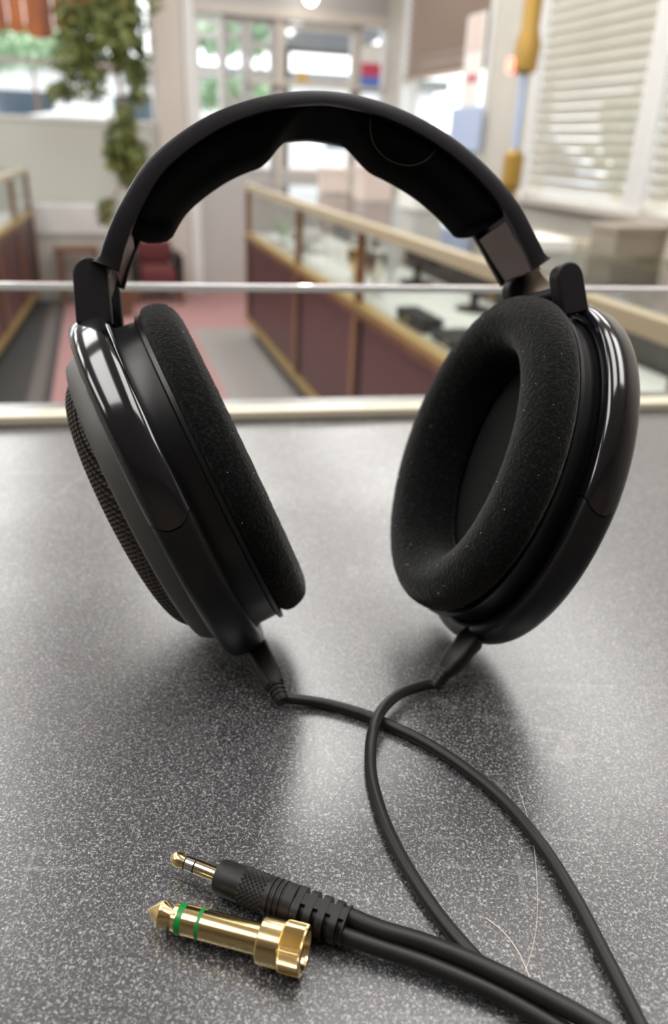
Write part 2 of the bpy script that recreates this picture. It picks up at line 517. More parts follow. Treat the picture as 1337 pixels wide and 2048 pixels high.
# ---- right wall with three windows and venetian blinds
B_SILL = on_lat(1160, 408, R_WALL)[1]
spans = [(800, 968), (1062, 1290), (1306, 1760)]
sp_s = []
for u0, u1 in spans:
    a = on_lat(u0, 250, R_WALL)[0] if u0 > 0 else 0
    b = on_lat(min(u1, 1500), 250, R_WALL)[0]
    sp_s.append((b, a))
sp_s[0] = (sp_s[0][0], min(sp_s[0][1], S_FAR - 150))
sp_s[2] = (sp_s[2][0], sp_s[2][1])
W_TOP = 1250.0
edges = [S_BACK] + [x for a, b in reversed(sp_s) for x in (a, b)] + [S_FAR]
for i in range(0, len(edges), 2):
    struct(rbox('wall_right', R_WALL, R_WALL + 120, edges[i], edges[i + 1], B_SILL, W_TOP, 'wall_paint'))
struct(rbox('wall_right', R_WALL, R_WALL + 120, S_BACK, S_FAR, FLOOR, B_SILL, 'wall_paint'))
struct(rbox('wall_right', R_WALL, R_WALL + 120, S_BACK, S_FAR, W_TOP, CEIL, 'wall_paint'))
slat_meshes = {}
for k, (a, b) in enumerate(sp_s):
    wi[0] += 1
    th = 36
    fr = merge([box_vf(P, R_WALL - 12, R_WALL + 60, a - 25, a + th, B_SILL, W_TOP), box_vf(P, R_WALL - 12, R_WALL + 60, b - th, b + 25, B_SILL, W_TOP),
                box_vf(P, R_WALL - 12, R_WALL + 60, a, b, W_TOP - th, W_TOP)])
    wo = finish('window_%d' % wi[0], fr[0], fr[1], 'white_paint'); struct(wo)
    rbox('pane', R_WALL + 40, R_WALL + 46, a + th, b - th, B_SILL + 5, W_TOP - th, 'clear_glass', wo)
    rbox('window_sill', R_WALL - 45, R_WALL + 60, a - 25, b + 25, B_SILL - 30, B_SILL, 'cream_paint', wo)
    lab = ['brown slatted blind half raised in the far window by the posters',
           'wide cream venetian blind hanging between the two white window posts',
           'cream venetian blind at the right edge behind the counter'][k]
    z_lo = B_SILL + 14 if k else on_lat(890, 150, R_WALL)[1]
    bl = thing('venetian_blind', P(R_WALL + 15, (a + b) / 2, z_lo), lab, 'blind', 'venetian blinds on the right wall')
    mname = 'brown_slat' if k == 0 else 'blind_slat'
    rbox('headrail', R_WALL - 10, R_WALL + 30, a + th + 4, b - th - 4, W_TOP - th - 42, W_TOP - th - 2, mname, bl)
    rbox('bottom_rail', R_WALL - 10, R_WALL + 28, a + th + 6, b - th - 6, z_lo, z_lo + 26, mname, bl)
    pitch = 48.0
    n = int((W_TOP - th - 50 - z_lo - 40) / pitch)
    me = None
    tilt = math.radians(56 if k else 50)
    for i in range(n):
        z = z_lo + 52 + i * pitch
        if me is None:
            half = (b - a) / 2 - th - 8
            pts = []
            for sgn in (-1, 1):
                for q in range(5):
                    t = (q / 4 - 0.5) * 50
                    bow = 2.5 * (1 - (2 * q / 4 - 1) ** 2)
                    pts.append(RR * (t * math.cos(tilt) + bow * math.sin(tilt)) + RF * (sgn * half) + Vector((0, 0, -t * math.sin(tilt) + bow * math.cos(tilt))))
            pts2 = [p + Vector((0, 0, 1.2)) for p in pts]
            fc = [(q, q + 1, q + 6, q + 5) for q in range(4)] + [(q + 10, q + 15, q + 16, q + 11) for q in range(4)]
            fc += [(0, 5, 15, 10), (4, 14, 19, 9)]
            so = finish('slat', pts + pts2, fc, mname)
            me = so.data
        else:
            so = bpy.data.objects.new('slat', me); col.objects.link(so)
        so.location = P(R_WALL + 10, (a + b) / 2, z) * MM
        attach(so, bl)
    for q in (0.2, 0.8):
        ss = a + (b - a) * q
        tube('lift_cord', [P(R_WALL - 12, ss, z_lo + 10), P(R_WALL - 12, ss, W_TOP - th - 20)], 1.6, mname, bl, 6)

# ---- outside: pavement, hedge, car, building
go = rbox('pavement', -16000, 16000, S_FAR + 130, 30000, FLOOR - 120, FLOOR - 60, 'concrete'); struct(go)
go = rbox('pavement', R_WALL + 160, 16000, -9000, S_FAR + 130, FLOOR - 120, FLOOR - 60, 'concrete'); struct(go)
def leaves(center, rad, n, size, seed, axis=None):
    rnd = random.Random(seed); V = []; Fc = []
    for i in range(n):
        while True:
            q = Vector((rnd.uniform(-1, 1), rnd.uniform(-1, 1), rnd.uniform(-1, 1)))
            if q.length <= 1: break
        c = Vector(center) + RR * q.x * rad[0] + RF * q.y * rad[1] + Vector((0, 0, q.z * rad[2]))
        d = Vector((rnd.gauss(0, 1), rnd.gauss(0, 1), rnd.gauss(-0.4, 0.8))).normalized()
        e = d.cross(Vector((rnd.gauss(0, 1), rnd.gauss(0, 1), rnd.gauss(0, 1)))).normalized()
        nn = d.cross(e)
        L = size * rnd.uniform(0.7, 1.3); W = L * 0.32; k = len(V)
        V += [c, c + d * L * 0.5 + e * W + nn * L * 0.06, c + d * L - nn * L * 0.1, c + d * L * 0.5 - e * W + nn * L * 0.06]
        Fc += [(k, k + 1, k + 2), (k, k + 2, k + 3)]
    return V, Fc
def shrub(name, pts, size, label, m='leaf_bright', group=None):
    """pts: list of (center, radii, n)"""
    vf = merge([leaves(c, r, n, size, 11 + i + len(label)) for i, (c, r, n) in enumerate(pts)])
    base = Vector(pts[0][0]); base.z = FLOOR - 60
    t = thing(name, base, label, 'shrub', group)
    fo_ = finish('foliage', vf[0], vf[1], m, t, recalc=False); fo_['kind'] = 'stuff'
    for i, (c, r, n) in enumerate(pts):
        c = Vector(c)
        tube('stem', [Vector((c.x, c.y, FLOOR - 58)), Vector((c.x + 20, c.y, (FLOOR + c.z) / 2)), c], 22, 'bark', t, 8)
    return t
def outside(u, v, s):
    l, z = on_s(u, v, s); return P(l, s, z)
shrub('street_tree', [(outside(440, 58, 13000), (700, 500, 260), 700), (outside(520, 62, 13000), (420, 500, 220), 500)], 170, 'bright green street tree seen through the narrow front panes')
shrub('street_tree', [(outside(60, 92, 12500), (900, 500, 230), 500), (outside(-120, 95, 12500), (700, 500, 260), 400)], 170, 'pale green street tree beyond the wide window at left')
shrub('hedge', [(outside(480, 180, 9800), (420, 300, 140), 500), (outside(440, 190, 9800), (300, 300, 120), 400)], 110, 'low green hedge right outside the narrow front panes')
shrub('garden_bush', [(P(4200, 5200, 250), (500, 1100, 480), 900)], 150, 'green bush outside the far side window')
# neighbouring white building and awning
bd = thing('building', P(2500, 22000, FLOOR - 60), 'white low building across the street outside', 'building')
rbox('wall', -9000, 9000, 22000, 24000, FLOOR - 60, 1500, 'white_paint', bd)
rbox('roof', -9300, 9300, 21700, 24200, 1500, 1750, 'awning_grey', bd)
for i in range(6):
    wv = rbox('window', -7500 + i * 2700, -6200 + i * 2700, 21960, 21995, 0, 1000, 'car_glass', bd)
    rbox('pane', -7400 + i * 2700, -6300 + i * 2700, 21950, 21960, 80, 920, 'car_glass', wv)
l0, zt = on_s(565, 52, 8200); l1, zb_ = on_s(716, 100, 8200)
aw = thing('awning', P((l0 + l1) / 2, 8200, zb_), 'dark grey awning outside above the widest front pane', 'awning')
v, f = box_vf(lambda a, b, c: P(a, b, c + (7300 - b) * 0.10), l0, l1, 7300, 8200, zb_ + 60, zb_ + 95)
finish('canopy', v, f, 'awning_grey', aw)
rbox('valance', l0, l1, 8195, 8215, zb_ - 60, zb_ + 40, 'awning_grey', aw)
for l in (l0 + 40, l1 - 40):
    rbox('post', l - 25, l + 25, 8150, 8200, FLOOR - 60, zb_ + 60, 'dark_metal', aw)
# parked car
def car(label, lat, s, m, length=4200.0, zt=430.0):
    t = thing('parked_car', P(lat, s, FLOOR - 60), label, 'car')
    z0 = FLOOR - 60
    prof = [(-2100, 300), (-2080, 620), (-1950, 780), (-1300, 860), (-650, 1330), (0, 1440), (800, 1400), (1500, 980), (1980, 900), (2090, 700), (2100, 320), (1650, 260), (-1650, 260)]
    V = []
    for y in (-850, 850):
        for x, z in prof:
            k = 0.86 if z > 900 else 1.0
            V.append(P(lat + x, s + y * k, z0 + z))
    n = len(prof)
    Fc = [tuple(range(n)), tuple(range(n, 2 * n))] + [(i, (i + 1) % n, n + (i + 1) % n, n + i) for i in range(n)]
    b = finish('body', V, Fc, m, t)
    bv = b.modifiers.new('bevel', 'BEVEL'); bv.width = 0.06; bv.segments = 3
    for x0, x1, xt0, xt1 in ((-1080, -80, -560, -80), (0, 1180, 0, 760)):
        V = []
        for yy in (-868, -740):
            V += [P(lat + x0, s + yy, z0 + 930), P(lat + x1, s + yy, z0 + 930), P(lat + xt1, s + yy + 30, z0 + 1340), P(lat + xt0, s + yy + 30, z0 + 1340)]
        finish('side_window', V, [(0, 1, 2, 3), (4, 5, 6, 7), (0, 1, 5, 4), (1, 2, 6, 5), (2, 3, 7, 6), (3, 0, 4, 7)], 'car_glass', t)
    for x in (-1350, 1350):
        for y in (-790, 790):
            wv = lathe('wheel', P(lat + x, s + y - 100, z0 + 310), RF, [(0, 0), (0, 200), (0, 300), (40, 318), (160, 318), (200, 300), (200, 0)], 'tyre', t, 24)
            lathe('hub_cap', P(lat + x, s + y - 108, z0 + 310), RF, [(0, 0), (0, 150), (12, 190), (14, 0)], 'nickel', wv, 16)
    rbox('tail_light', lat - 2112, lat - 2040, s - 800, s - 560, z0 + 680, z0 + 800, 'tail_red', t, 10)
    rbox('tail_light', lat - 1990, lat - 1930, s - 868, s - 800, z0 + 690, z0 + 800, 'tail_red', t, 10)
    rbox('bumper', lat - 2150, lat - 2050, s - 820, s + 820, z0 + 330, z0 + 520, m, t, 20)
    return t
lc, zc = on_s(668, 318, 10500)
car('pale blue parked car with a red tail light outside the front window', lc + 1930, 10500, 'car_paint')
lc, zc = on_s(120, 190, 11500)
car('white parked car outside the wide window at left', lc, 11500, 'white_paint')

# ================================================================== ceiling lamps
def ceiling_light(lat, s, label):
    t = thing('ceiling_light', P(lat, s, CEIL), label, 'light', 'ceiling light panels')
    rbox('diffuser', lat - 290, lat + 290, s - 590, s + 590, CEIL - 46, CEIL - 40, 'lamp_diffuser', t)
    fr = merge([box_vf(P, lat - 310, lat - 290, s - 610, s + 610, CEIL - 55, CEIL - 0.5), box_vf(P, lat + 290, lat + 310, s - 610, s + 610, CEIL - 55, CEIL - 0.5),
                box_vf(P, lat - 290, lat + 290, s - 610, s - 590, CEIL - 55, CEIL - 0.5), box_vf(P, lat - 290, lat + 290, s + 590, s + 610, CEIL - 55, CEIL - 0.5)])
    finish('housing', fr[0], fr[1], 'white_paint', t)
rows = [(-2100, 'along the left wall'), (-800, 'above the left counter'), (420, 'above the aisle'), (1480, 'above the right counter')]
for lat, where in rows:
    for s, lb in [(300, 'straight over the speckled counter'), (1900, 'just beyond the glass guard'), (3500, 'halfway down the shop'), (5100, 'towards the shop front')]:
        lb = 'wide white ceiling light panel %s, %s' % (where, lb)
        ceiling_light(lat, s, lb)
for u, v, lb in [(622, -4, 'round warm spot lamp hanging above the narrow front panes'), (829, 15, 'lower of the two round spot lamps at upper centre right'), (886, 3, 'upper of the two round spot lamps at upper centre right')]:
    s = S_FAR - 230
    l, z = on_s(u, v, s)
    t = thing('spot_lamp', P(l, s, z), lb, 'lamp', 'spot lamps near the shop front')
    V, Fc = lathe_vf(P(l, s, z), (0, 0, 1), [(-45 * math.cos(PI * i / 12), max(45 * math.sin(PI * i / 12), 0.01)) for i in range(13)], 18)
    finish('bulb', V, Fc, 'bulb', t, True)
    lathe('socket', P(l, s, z + 40), (0, 0, 1), [(0, 24), (45, 26), (60, 14), (62, 0.1)], 'white_paint', t, 16)
    tube('rod', [P(l, s, z + 100), P(l, s, CEIL)], 7, 'white_paint', t, 8)

# ================================================================== right display counter
def counter(label, front, back, s0, s1, posts, sgn, catgroup='long glass display counters', back_m='case_glass'):
    """front/back lateral positions; sgn=+1 when the counter body lies to the right of its front"""
    t = thing('display_counter', P((front + back) / 2, (s0 + s1) / 2, FLOOR), label, 'counter', catgroup)
    z = lambda h: FLOOR + h
    lo = lambda a, b: (min(front + sgn * a, front + sgn * b), max(front + sgn * a, front + sgn * b))
    D = abs(back - front)
    rbox('kick_board', *lo(45, D - 20), s0 + 20, s1 - 20, z(0), z(96), 'black_kick', t)
    rbox('base_trim', *lo(-6, D), s0, s1, z(96), z(132), 'brass_trim', t)
    ps = sorted(posts + [s0 + 20, s1 - 20])
    for a, b in zip(ps[:-1], ps[1:]):
        rbox('panel', *lo(10, 26), a + 26, b - 62, z(132), z(598), 'maroon_laminate', t)
        rbox('front_pane', *lo(12, 17), a + 20, b - 20, z(645), z(884), 'case_glass', t)
    for a in ps:
        rbox('post', *lo(-2, 34), a - 18, a + 26, z(132), z(598), 'post_wood', t)
        rbox('shadow_gap_strip', *lo(4, 30), a - 62, a - 18, z(132), z(598), 'black_kick', t)  # solid black strip painted in for the shadow gap beside each post
        rbox('upright', *lo(0, 26), a - 16, a + 16, z(645), z(884), 'wood_trim', t)
        rbox('upright', *lo(D - 26, D), a - 16, a + 16, z(645), z(884), 'brass_trim', t)
    rbox('ledge', *lo(-8, D - 27), s0, s1, z(598), z(625), 'wood_trim', t)
    rbox('ledge_cap', *lo(-4, 40), s0, s1, z(625), z(645), 'brass_trim', t)
    rbox('shelf', *lo(40, D - 27), s0, s1, z(625), z(635), 'white_cloth', t)
    rbox('back_panel', *lo(D - 26, D - 10), s0, s1, z(132), z(645), 'dark_case', t)
    rbox('back_pane', *lo(D - 16, D - 11), s0 + 20, s1 - 20, z(645), z(884), back_m, t)
    for e0, e1 in ((s0, s0 + 6), (s1 - 6, s1)):
        rbox('end_pane', *lo(27, D - 27), e0, e1, z(645), z(884), 'case_glass', t)
        rbox('end_panel', *lo(26, D - 26), e0, e1 , z(132), z(598), 'dark_case', t)
    rbox('top_rail', *lo(-4, 30), s0, s1, z(884), z(918), 'brushed_rail', t)
    rbox('top_rail', *lo(D - 30, D + 4), s0, s1, z(884), z(918), 'brushed_rail', t)
    rbox('top_glass', *lo(30, D - 30), s0, s1, z(906), z(914), 'case_glass', t)
    return t
RC = 862.0
counter('long display counter with maroon panels and glass top on the right', RC, RC + 560, 980, 4960, [on_lat(1025, 590, RC)[0], 2690, 3620], 1, back_m='case_back')
LC = -560.0
SKEW[0] = 0.06
counter('display counter with maroon panels at the left edge of the aisle', LC, LC - 560, 1900, 6230, [2900, 3900, 4700, 5500], -1)
SKEW[0] = 0.0

# things inside and on the right counter
ZS = FLOOR + 635.5
ZT = FLOOR + 918.0
def stand(label, lat, s, hgt, wd, m='black_velvet'):
    """padded bust stand: rounded board on a stem and foot"""
    t = thing('display_bust', P(lat, s, ZS), label, 'display stand', 'dark stands inside the right counter')
    base = P(lat, s, ZS)
    lathe('foot', base, (0, 0, 1), [(0, 0.1), (0, wd * 0.2), (8, wd * 0.2), (14, wd * 0.12), (16, 0.1)], m, t, 20)
    lathe('stem', base + Vector((0, 0, 14)), (0, 0, 1), [(0, 16), (hgt * 0.35, 14)], m, t, 12)
    prof = []
    n = 18
    V = []; hh = hgt * 0.62
    for d in (-16, 16):
        for i in range(n):
            a = PI * i / (n - 1)
            V.append(base + RF * (wd * 0.5 * math.cos(a)) + RR * d + Vector((0, 0, hgt * 0.38 + (hh * math.sin(a) ** 0.7))))
    Fc = [tuple(range(n)), tuple(range(n, 2 * n))] + [(i, (i + 1) % n, n + (i + 1) % n, n + i) for i in range(n)]
    o = finish('pad', V, Fc, m, t)
    bv = o.modifiers.new('bevel', 'BEVEL'); bv.width = 0.008; bv.segments = 3
stand('large black velvet bust stand inside the right counter, left of its pair', RC + 400, on_lat(835, 545, RC + 400)[0], 222, 370)
stand('black velvet bust stand inside the right counter, right of its pair', RC + 400, on_lat(950, 550, RC + 400)[0] - 20, 212, 320)
def flat_case(label, l0, l1, s0, s1, h, m, lidm, group=None):
    t = thing('jewellery_case', P((l0 + l1) / 2, (s0 + s1) / 2, ZS), label, 'case', group)
    rbox('tray', l0, l1, s0, s1, ZS, ZS + h * 0.55, m, t, 6)
    rbox('lid', l0 - 3, l1 + 3, s0 - 3, s1 + 3, ZS + h * 0.57, ZS + h, lidm, t, 8)
    rbox('clasp', l0 - 8, l0 - 3, (s0 + s1) / 2 - 14, (s0 + s1) / 2 + 14, ZS + h * 0.4, ZS + h * 0.7, 'brass_trim', t)
flat_case('black hinged case lying on the white shelf, farther of two', RC + 60, RC + 135, 2200, 2430, 44, 'black_velvet', 'black_velvet', 'black cases on the white shelf')
flat_case('long black hinged case lying on the white shelf, nearer of two', RC + 70, RC + 190, 1900, 2150, 30, 'black_velvet', 'black_velvet', 'black cases on the white shelf')
flat_case('small cream box behind the right cup inside the counter', RC + 70, RC + 150, 1720, 1830, 40, 'paper', 'paper')
def ornament(label, lat, s, hgt, r, m, group='small ornaments inside the right counter'):
    t = thing('ornament', P(lat, s, ZS), label, 'ornament', group)
    base = P(lat, s, ZS)
    lathe('foot', base, (0, 0, 1), [(0, 0.1), (0, r * 0.7), (6, r * 0.7), (14, r * 0.2), (hgt * 0.3, r * 0.18)], m, t, 16)
    lathe('bowl', base + Vector((0, 0, hgt * 0.3)), (0, 0, 1), [(0, r * 0.18), (hgt * 0.1, r * 0.6), (hgt * 0.35, r), (hgt * 0.7, r * 0.95), (hgt * 0.68, r * 0.85), (hgt * 0.15, r * 0.4), (hgt * 0.12, 0.1)], m, t, 20)
ornament('small brass goblet inside the counter behind the second upright', RC + 150, 3180, 130, 36, 'gold')
ornament('silver goblet inside the counter nearest the middle upright', RC + 130, 2860, 160, 40, 'nickel')
ornament('pale glass-like bowl high in the middle of the counter', RC + 260, 3050, 190, 55, 'white_paint')
ornament('small green goblet inside the far end of the counter', RC + 120, 4450, 120, 40, 'leaf_bright')
ornament('white porcelain bowl inside the far end of the counter', RC + 160, 4080, 110, 90, 'white_paint')
ornament('white porcelain goblet behind the dark upright', RC + 240, 3380, 160, 50, 'white_paint')
def carton(name, label, cat, l0, l1, s0, s1, z0, h, m, lid=True, group=None):
    t = thing(name, P((l0 + l1) / 2, (s0 + s1) / 2, z0), label, cat, group)
    rbox('body', l0, l1, s0, s1, z0, z0 + h, m, t, 3)
    if lid:
        rbox('lid', l0 - 4, l1 + 4, s0 - 4, s1 + 4, z0 + h * 0.78, z0 + h + 3, m, t, 3)
    return t
def place(u, v, z):
    q = at_z(u, v, z); return q.dot(RR), q.dot(RF)
a = place(1185, 506, ZT); b = place(1300, 512, ZT)
carton('storage_box', 'taupe lidded box standing on the right counter top', 'box', a[0], a[0] + 150, b[1] - 40, a[1] + 20, ZT, 74, 'taupe_box')
a = place(1145, 500, ZT)
carton('paper_stack', 'low white paper stack on the counter beside the taupe box', 'paper', a[0] - 150, a[0] - 20, a[1] - 40, a[1] + 150, ZT, 30, 'paper', False)
a = place(1330, 520, ZT)
carton('storage_box', 'pale carton at the right edge of the counter top', 'box', a[0], a[0] + 120, a[1] - 150, a[1], ZT, 110, 'pale_pink')
for i, (u, v, h, wd, m, lb) in enumerate([(725, 400, 150, 190, 'pale_pink', 'pale pink carton standing on the counter under the headband'),
                                         (650, 384, 120, 150, 'pale_pink', 'small pink-beige carton at the far part of the counter'),
                                         (820, 418, 130, 200, 'white_cloth', 'off-white carton on the counter behind the right pad of the band')]):
    a = place(u, v, ZT)
    carton('storage_box', lb, 'box', a[0] - 20, a[0] + 110, a[1] - wd / 2, a[1] + wd / 2, ZT, h, m)

# ================================================================== far left: bench, plant, valance, chair
l0, z0_ = on_s(108, 470, 6290); l1, z1_ = on_s(212, 412, 6290)
t = thing('window_bench', P((l0 + l1) / 2, 6300, FLOOR), 'white topped low bench under the left window', 'bench')
rbox('seat', l0 - 260, l1 + 60, 6290, 6570, z0_ , z1_, 'white_paint', t, 8)
rbox('plinth', l0 - 250, l1 + 40, 6310, 6560, FLOOR, z0_, 'wall_paint', t)
l0, z0_ = on_s(150, 555, 6040)
t = thing('side_table', P(l0 + 20, 6140, FLOOR), 'low dark brown side table in front of the white bench', 'table')
zt_ = on_s(150, 498, 6040)[1]
rbox('table_top', l0 - 130, l0 + 180, 6040, 6240, zt_ - 30, zt_, 'brown_wood', t, 4)
for la in (l0 - 110, l0 + 130):
    for ss in (6055, 6195):
        rbox('leg', la, la + 30, ss, ss + 30, FLOOR, zt_ - 30, 'brown_wood', t)
rbox('lower_shelf', l0 - 75, l0 + 125, 6090, 6190, FLOOR + 110, FLOOR + 130, 'brown_wood', t)
# red armchair under the left pad
l0, z0_ = on_s(318, 560, 6100)
t = thing('armchair', P(l0, 6220, FLOOR), 'dark red upholstered chair seen just under the left headband pad', 'chair')
zt_ = on_s(310, 480, 6400)[1]
rbox('seat', l0 - 140, l0 + 130, 6050, 6400, FLOOR + 150, FLOOR + 270, 'red_fabric', t, 30)
rbox('backrest', l0 - 140, l0 + 130, 6340, 6420, FLOOR + 270, zt_, 'red_fabric', t, 30)
for sg in (-1, 1):
    c = l0 - 5 + sg * 165
    rbox('armrest', c - 28, c + 28, 6050, 6400, FLOOR + 150, FLOOR + 360, 'black_velvet', t, 20)
    for ss in (6070, 6340):
        rbox('leg', c - 20, c + 20, ss, ss + 40, FLOOR, FLOOR + 150, 'brown_wood', t)
# tall leafy plant
SPL = 5700
def pl(u, v, s=SPL):
    l, z = on_s(u, v, s); return P(l, s, z)
px_mm = SPL / F_PX
base = pl(238, 540); base.z = FLOOR
t = thing('potted_tree', base, 'tall potted tree with drooping olive green foliage by the cream post', 'plant')
lathe('pot', base, (0, 0, 1), [(0, 0.1), (0, 75), (150, 95), (165, 102), (180, 102), (180, 90), (150, 84), (148, 0.1)], 'brown_wood', t, 24)
trunk = [base + Vector((0, 0, 140)), pl(258, 440), pl(262, 330), pl(250, 230), pl(230, 120), pl(225, 20), pl(225, -60)]
tube('trunk', spline(trunk, 30), lambda q: 20 - 10 * q, 'bark', t, 10)
blobs = [((200, 68), (66, 36), 1100), ((152, 118), (36, 34), 560), ((256, 100), (34, 44), 620), ((200, 25), (78, 40), 900), ((276, 165), (16, 38), 260), ((128, 180), (30, 16), 230), ((190, 160), (22, 30), 220),
         ((250, 250), (20, 34), 420), ((258, 315), (30, 48), 900), ((236, 300), (22, 44), 420), ((213, 420), (13, 28), 150), ((235, -30), (80, 50), 700)]
vf = []
for i, ((u, v), (ru, rv), n) in enumerate(blobs):
    c = pl(u, v)
    vf.append(leaves(c, (ru * px_mm, 100, rv * px_mm), int(n * 0.6), 52, 100 + i))
vf = merge(vf)
fo_ = finish('foliage', vf[0], vf[1], 'leaf', t, recalc=False); fo_['kind'] = 'stuff'
for a_, b_ in [((235, 140), (150, 165)), ((228, 90), (190, 60)), ((245, 200), (272, 200)), ((258, 350), (215, 430))]:
    tube('branch', spline([pl(*a_), (pl(*a_) + pl(*b_)) / 2 + Vector((0, 0, 30)), pl(*b_)], 8), 7, 'bark', t, 6)
# carved wooden valance, scalloped boards
t = thing('wooden_valance', pl(120, 60, 6300), 'orange brown scalloped wooden valance hanging at the top left', 'valance')
for i, (u0, u1, vb) in enumerate([(-60, 2, 62), (3, 36, 66), (37, 94, 76), (95, 150, 62), (151, 206, 74), (207, 266, 66)]):
    n = 10; V = []
    for ss in (6290, 6318):
        l0, zt_ = on_s(u0, -70, ss); l1, _ = on_s(u1, -70, ss)
        zb_ = on_s((u0 + u1) / 2, vb, ss)[1]
        V.append(P(l0, ss, zt_)); V.append(P(l1, ss, zt_))
        for k in range(n):
            a_ = PI * k / (n - 1)
            V.append(P((l0 + l1) / 2 + (l1 - l0) / 2 * math.cos(a_), ss, zb_ + 32 - 32 * math.sin(a_)))
    m_ = n + 2
    Fc = [tuple(range(m_)), tuple(range(m_, 2 * m_))] + [(k, (k + 1) % m_, m_ + (k + 1) % m_, m_ + k) for k in range(m_)]
    finish('board', V, Fc, 'orange_wood', t)
l0 = on_s(-60, -40, 6300)[0]; l1 = on_s(262, -40, 6300)[0]; zt_ = on_s(100, -70, 6300)[1]
rbox('hanging_rail', l0, l1, 6285, 6325, zt_, zt_ + 60, 'brown_wood', t)

# ---- posters, banner, brass stand near the right wall
def sheet(name, label, cat, u0, u1, v0, v1, s, m, split=None):
    um, vm = (u0 + u1) / 2, (v0 + v1) / 2
    l0, l1 = on_s(u0, vm, s)[0], on_s(u1, vm, s)[0]
    zt_, zb_ = on_s(um, v0, s)[1], on_s(um, v1, s)[1]
    t = thing(name, P((l0 + l1) / 2, s, zb_), label, cat)
    if split:
        H_ = zt_ - zb_; top = zt_
        for nm, frac, mm_ in split:
            rbox(nm, l0, l1, s, s + 4, top - H_ * frac, top, mm_, t); top -= H_ * frac
    else:
        rbox('sheet', l0, l1, s, s + 3, zb_, zt_, m, t)
    rbox('hanger', l0 - 6, l1 + 6, s - 4, s + 8, zt_, zt_ + 12, 'cream_paint', t)
    return t
sheet('banner', 'hanging banner with white top, red middle and blue foot', 'banner', 724, 762, 92, 186, S_FAR - 30, None,
      [('white_field', 0.36, 'paper'), ('red_field', 0.28, 'poster_red'), ('blue_field', 0.36, 'poster_blue')])
def wall_sheet(name, label, cat, u0, u1, v0, v1, lat, m, extra=()):
    um, vm = (u0 + u1) / 2, (v0 + v1) / 2
    s0, s1 = on_lat(u1, vm, lat)[0], on_lat(u0, vm, lat)[0]
    zt_, zb_ = on_lat(um, v0, lat)[1], on_lat(um, v1, lat)[1]
    t = thing(name, P(lat, (s0 + s1) / 2, zb_), label, cat)
    rbox('sheet', lat - 2, lat + 2, s0, s1, zb_, zt_, m, t)
    for (a0, a1, b0, b1, mm_) in extra:
        rbox('print', lat - 4, lat - 2, s0 + (s1 - s0) * a0, s0 + (s1 - s0) * a1, zb_ + (zt_ - zb_) * b0, zb_ + (zt_ - zb_) * b1, mm_, t)
wall_sheet('poster', 'tall white poster with a small red print in the far side window', 'poster', 930, 966, 30, 215, R_WALL - 35, 'paper', [(0.2, 0.75, 0.28, 0.36, 'poster_red'), (0.1, 0.9, 0.6, 0.98, 'pale_pink')])
wall_sheet('poster', 'pale blue poster below the white one in the far side window', 'poster', 900, 962, 214, 300, R_WALL - 40, 'pale_blue')
# brass stand with a red lamp
sx = 3300.0
t0 = on_lat(1050, 120, R_WALL - 330)
sb, _ = t0
lat_b = R_WALL - 330
def pb(u, v):
    q = on_lat(u, v, lat_b); return q
t = thing('brass_stand', P(lat_b, pb(1050, 250)[0], FLOOR), 'tall old-gold ornamental stand before the blinds holding a red lamp', 'stand')
sc0 = pb(1056, 100)[0]
zz = lambda v: pb(1053, v)[1]
base = P(lat_b, sc0, FLOOR)
lathe('base', base, (0, 0, 1), [(0, 0.1), (0, 150), (25, 150), (40, 90), (60, 40), (62, 0.1)], 'old_gold', t, 24)
lathe('lower_shaft', base + Vector((0, 0, 60)), (0, 0, 1), [(0, 30), (zz(385) - FLOOR - 60, 30), (zz(375) - FLOOR - 60, 48), (zz(310) - FLOOR - 60, 48), (zz(300) - FLOOR - 60, 22)], 'old_gold', t, 16)
lathe('middle_shaft', P(lat_b, sc0, zz(300)), (0, 0, 1), [(0, 20), (zz(150) - zz(300), 20)], 'pale_blue', t, 16)
lathe('upper_shaft', P(lat_b, sc0, zz(150)), (0, 0, 1), [(0, 22), (20, 52), (zz(90) - zz(150), 58), (zz(60) - zz(150), 40), (zz(-60) - zz(150), 46)], 'old_gold', t, 16)
q = pb(1022, 131)
rl = thing('red_lamp', P(lat_b - 60, q[0], q[1]), 'small glowing red lamp beside the old-gold stand', 'lamp')
c = P(lat_b, q[0], q[1])
tor = grid(24, 8, lambda i, j: c + RF * ((24 + 9 * math.cos(2 * PI * j / 8)) * math.cos(2 * PI * i / 24)) + Vector((0, 0, (24 + 9 * math.cos(2 * PI * j / 8)) * math.sin(2 * PI * i / 24))) + RR * (9 * math.sin(2 * PI * j / 8)), True, True)
finish('ring_tube', tor[0], tor[1], 'red_glow', rl, True)
lathe('back_plate', c + RR * 8, RR, [(0, 0.1), (0, 20), (10, 36), (14, 0.1)], 'poster_red', rl, 20)
tube('bracket', [c + RR * 14, P(lat_b + 18, (q[0] + sc0) / 2, q[1]), P(lat_b + 8, q[0] - 30, q[1])], 6, 'old_gold', rl, 8)
q = on_s(605, 160, S_FAR - 30)
carton('small_box', 'small yellow box standing on the front window ledge', 'box', q[0] - 38, q[0] + 38, S_FAR - 55, S_FAR - 5, q[1] - 20, 75, 'yellow_box')
l_, z_ = on_s(600, 163, S_FAR)
lg = rbox('trim_7', on_s(496, 165, S_FAR)[0], on_s(772, 165, S_FAR)[0], S_FAR - 70, S_FAR, q[1] - 45, q[1] - 20, 'cream_paint'); struct(lg)

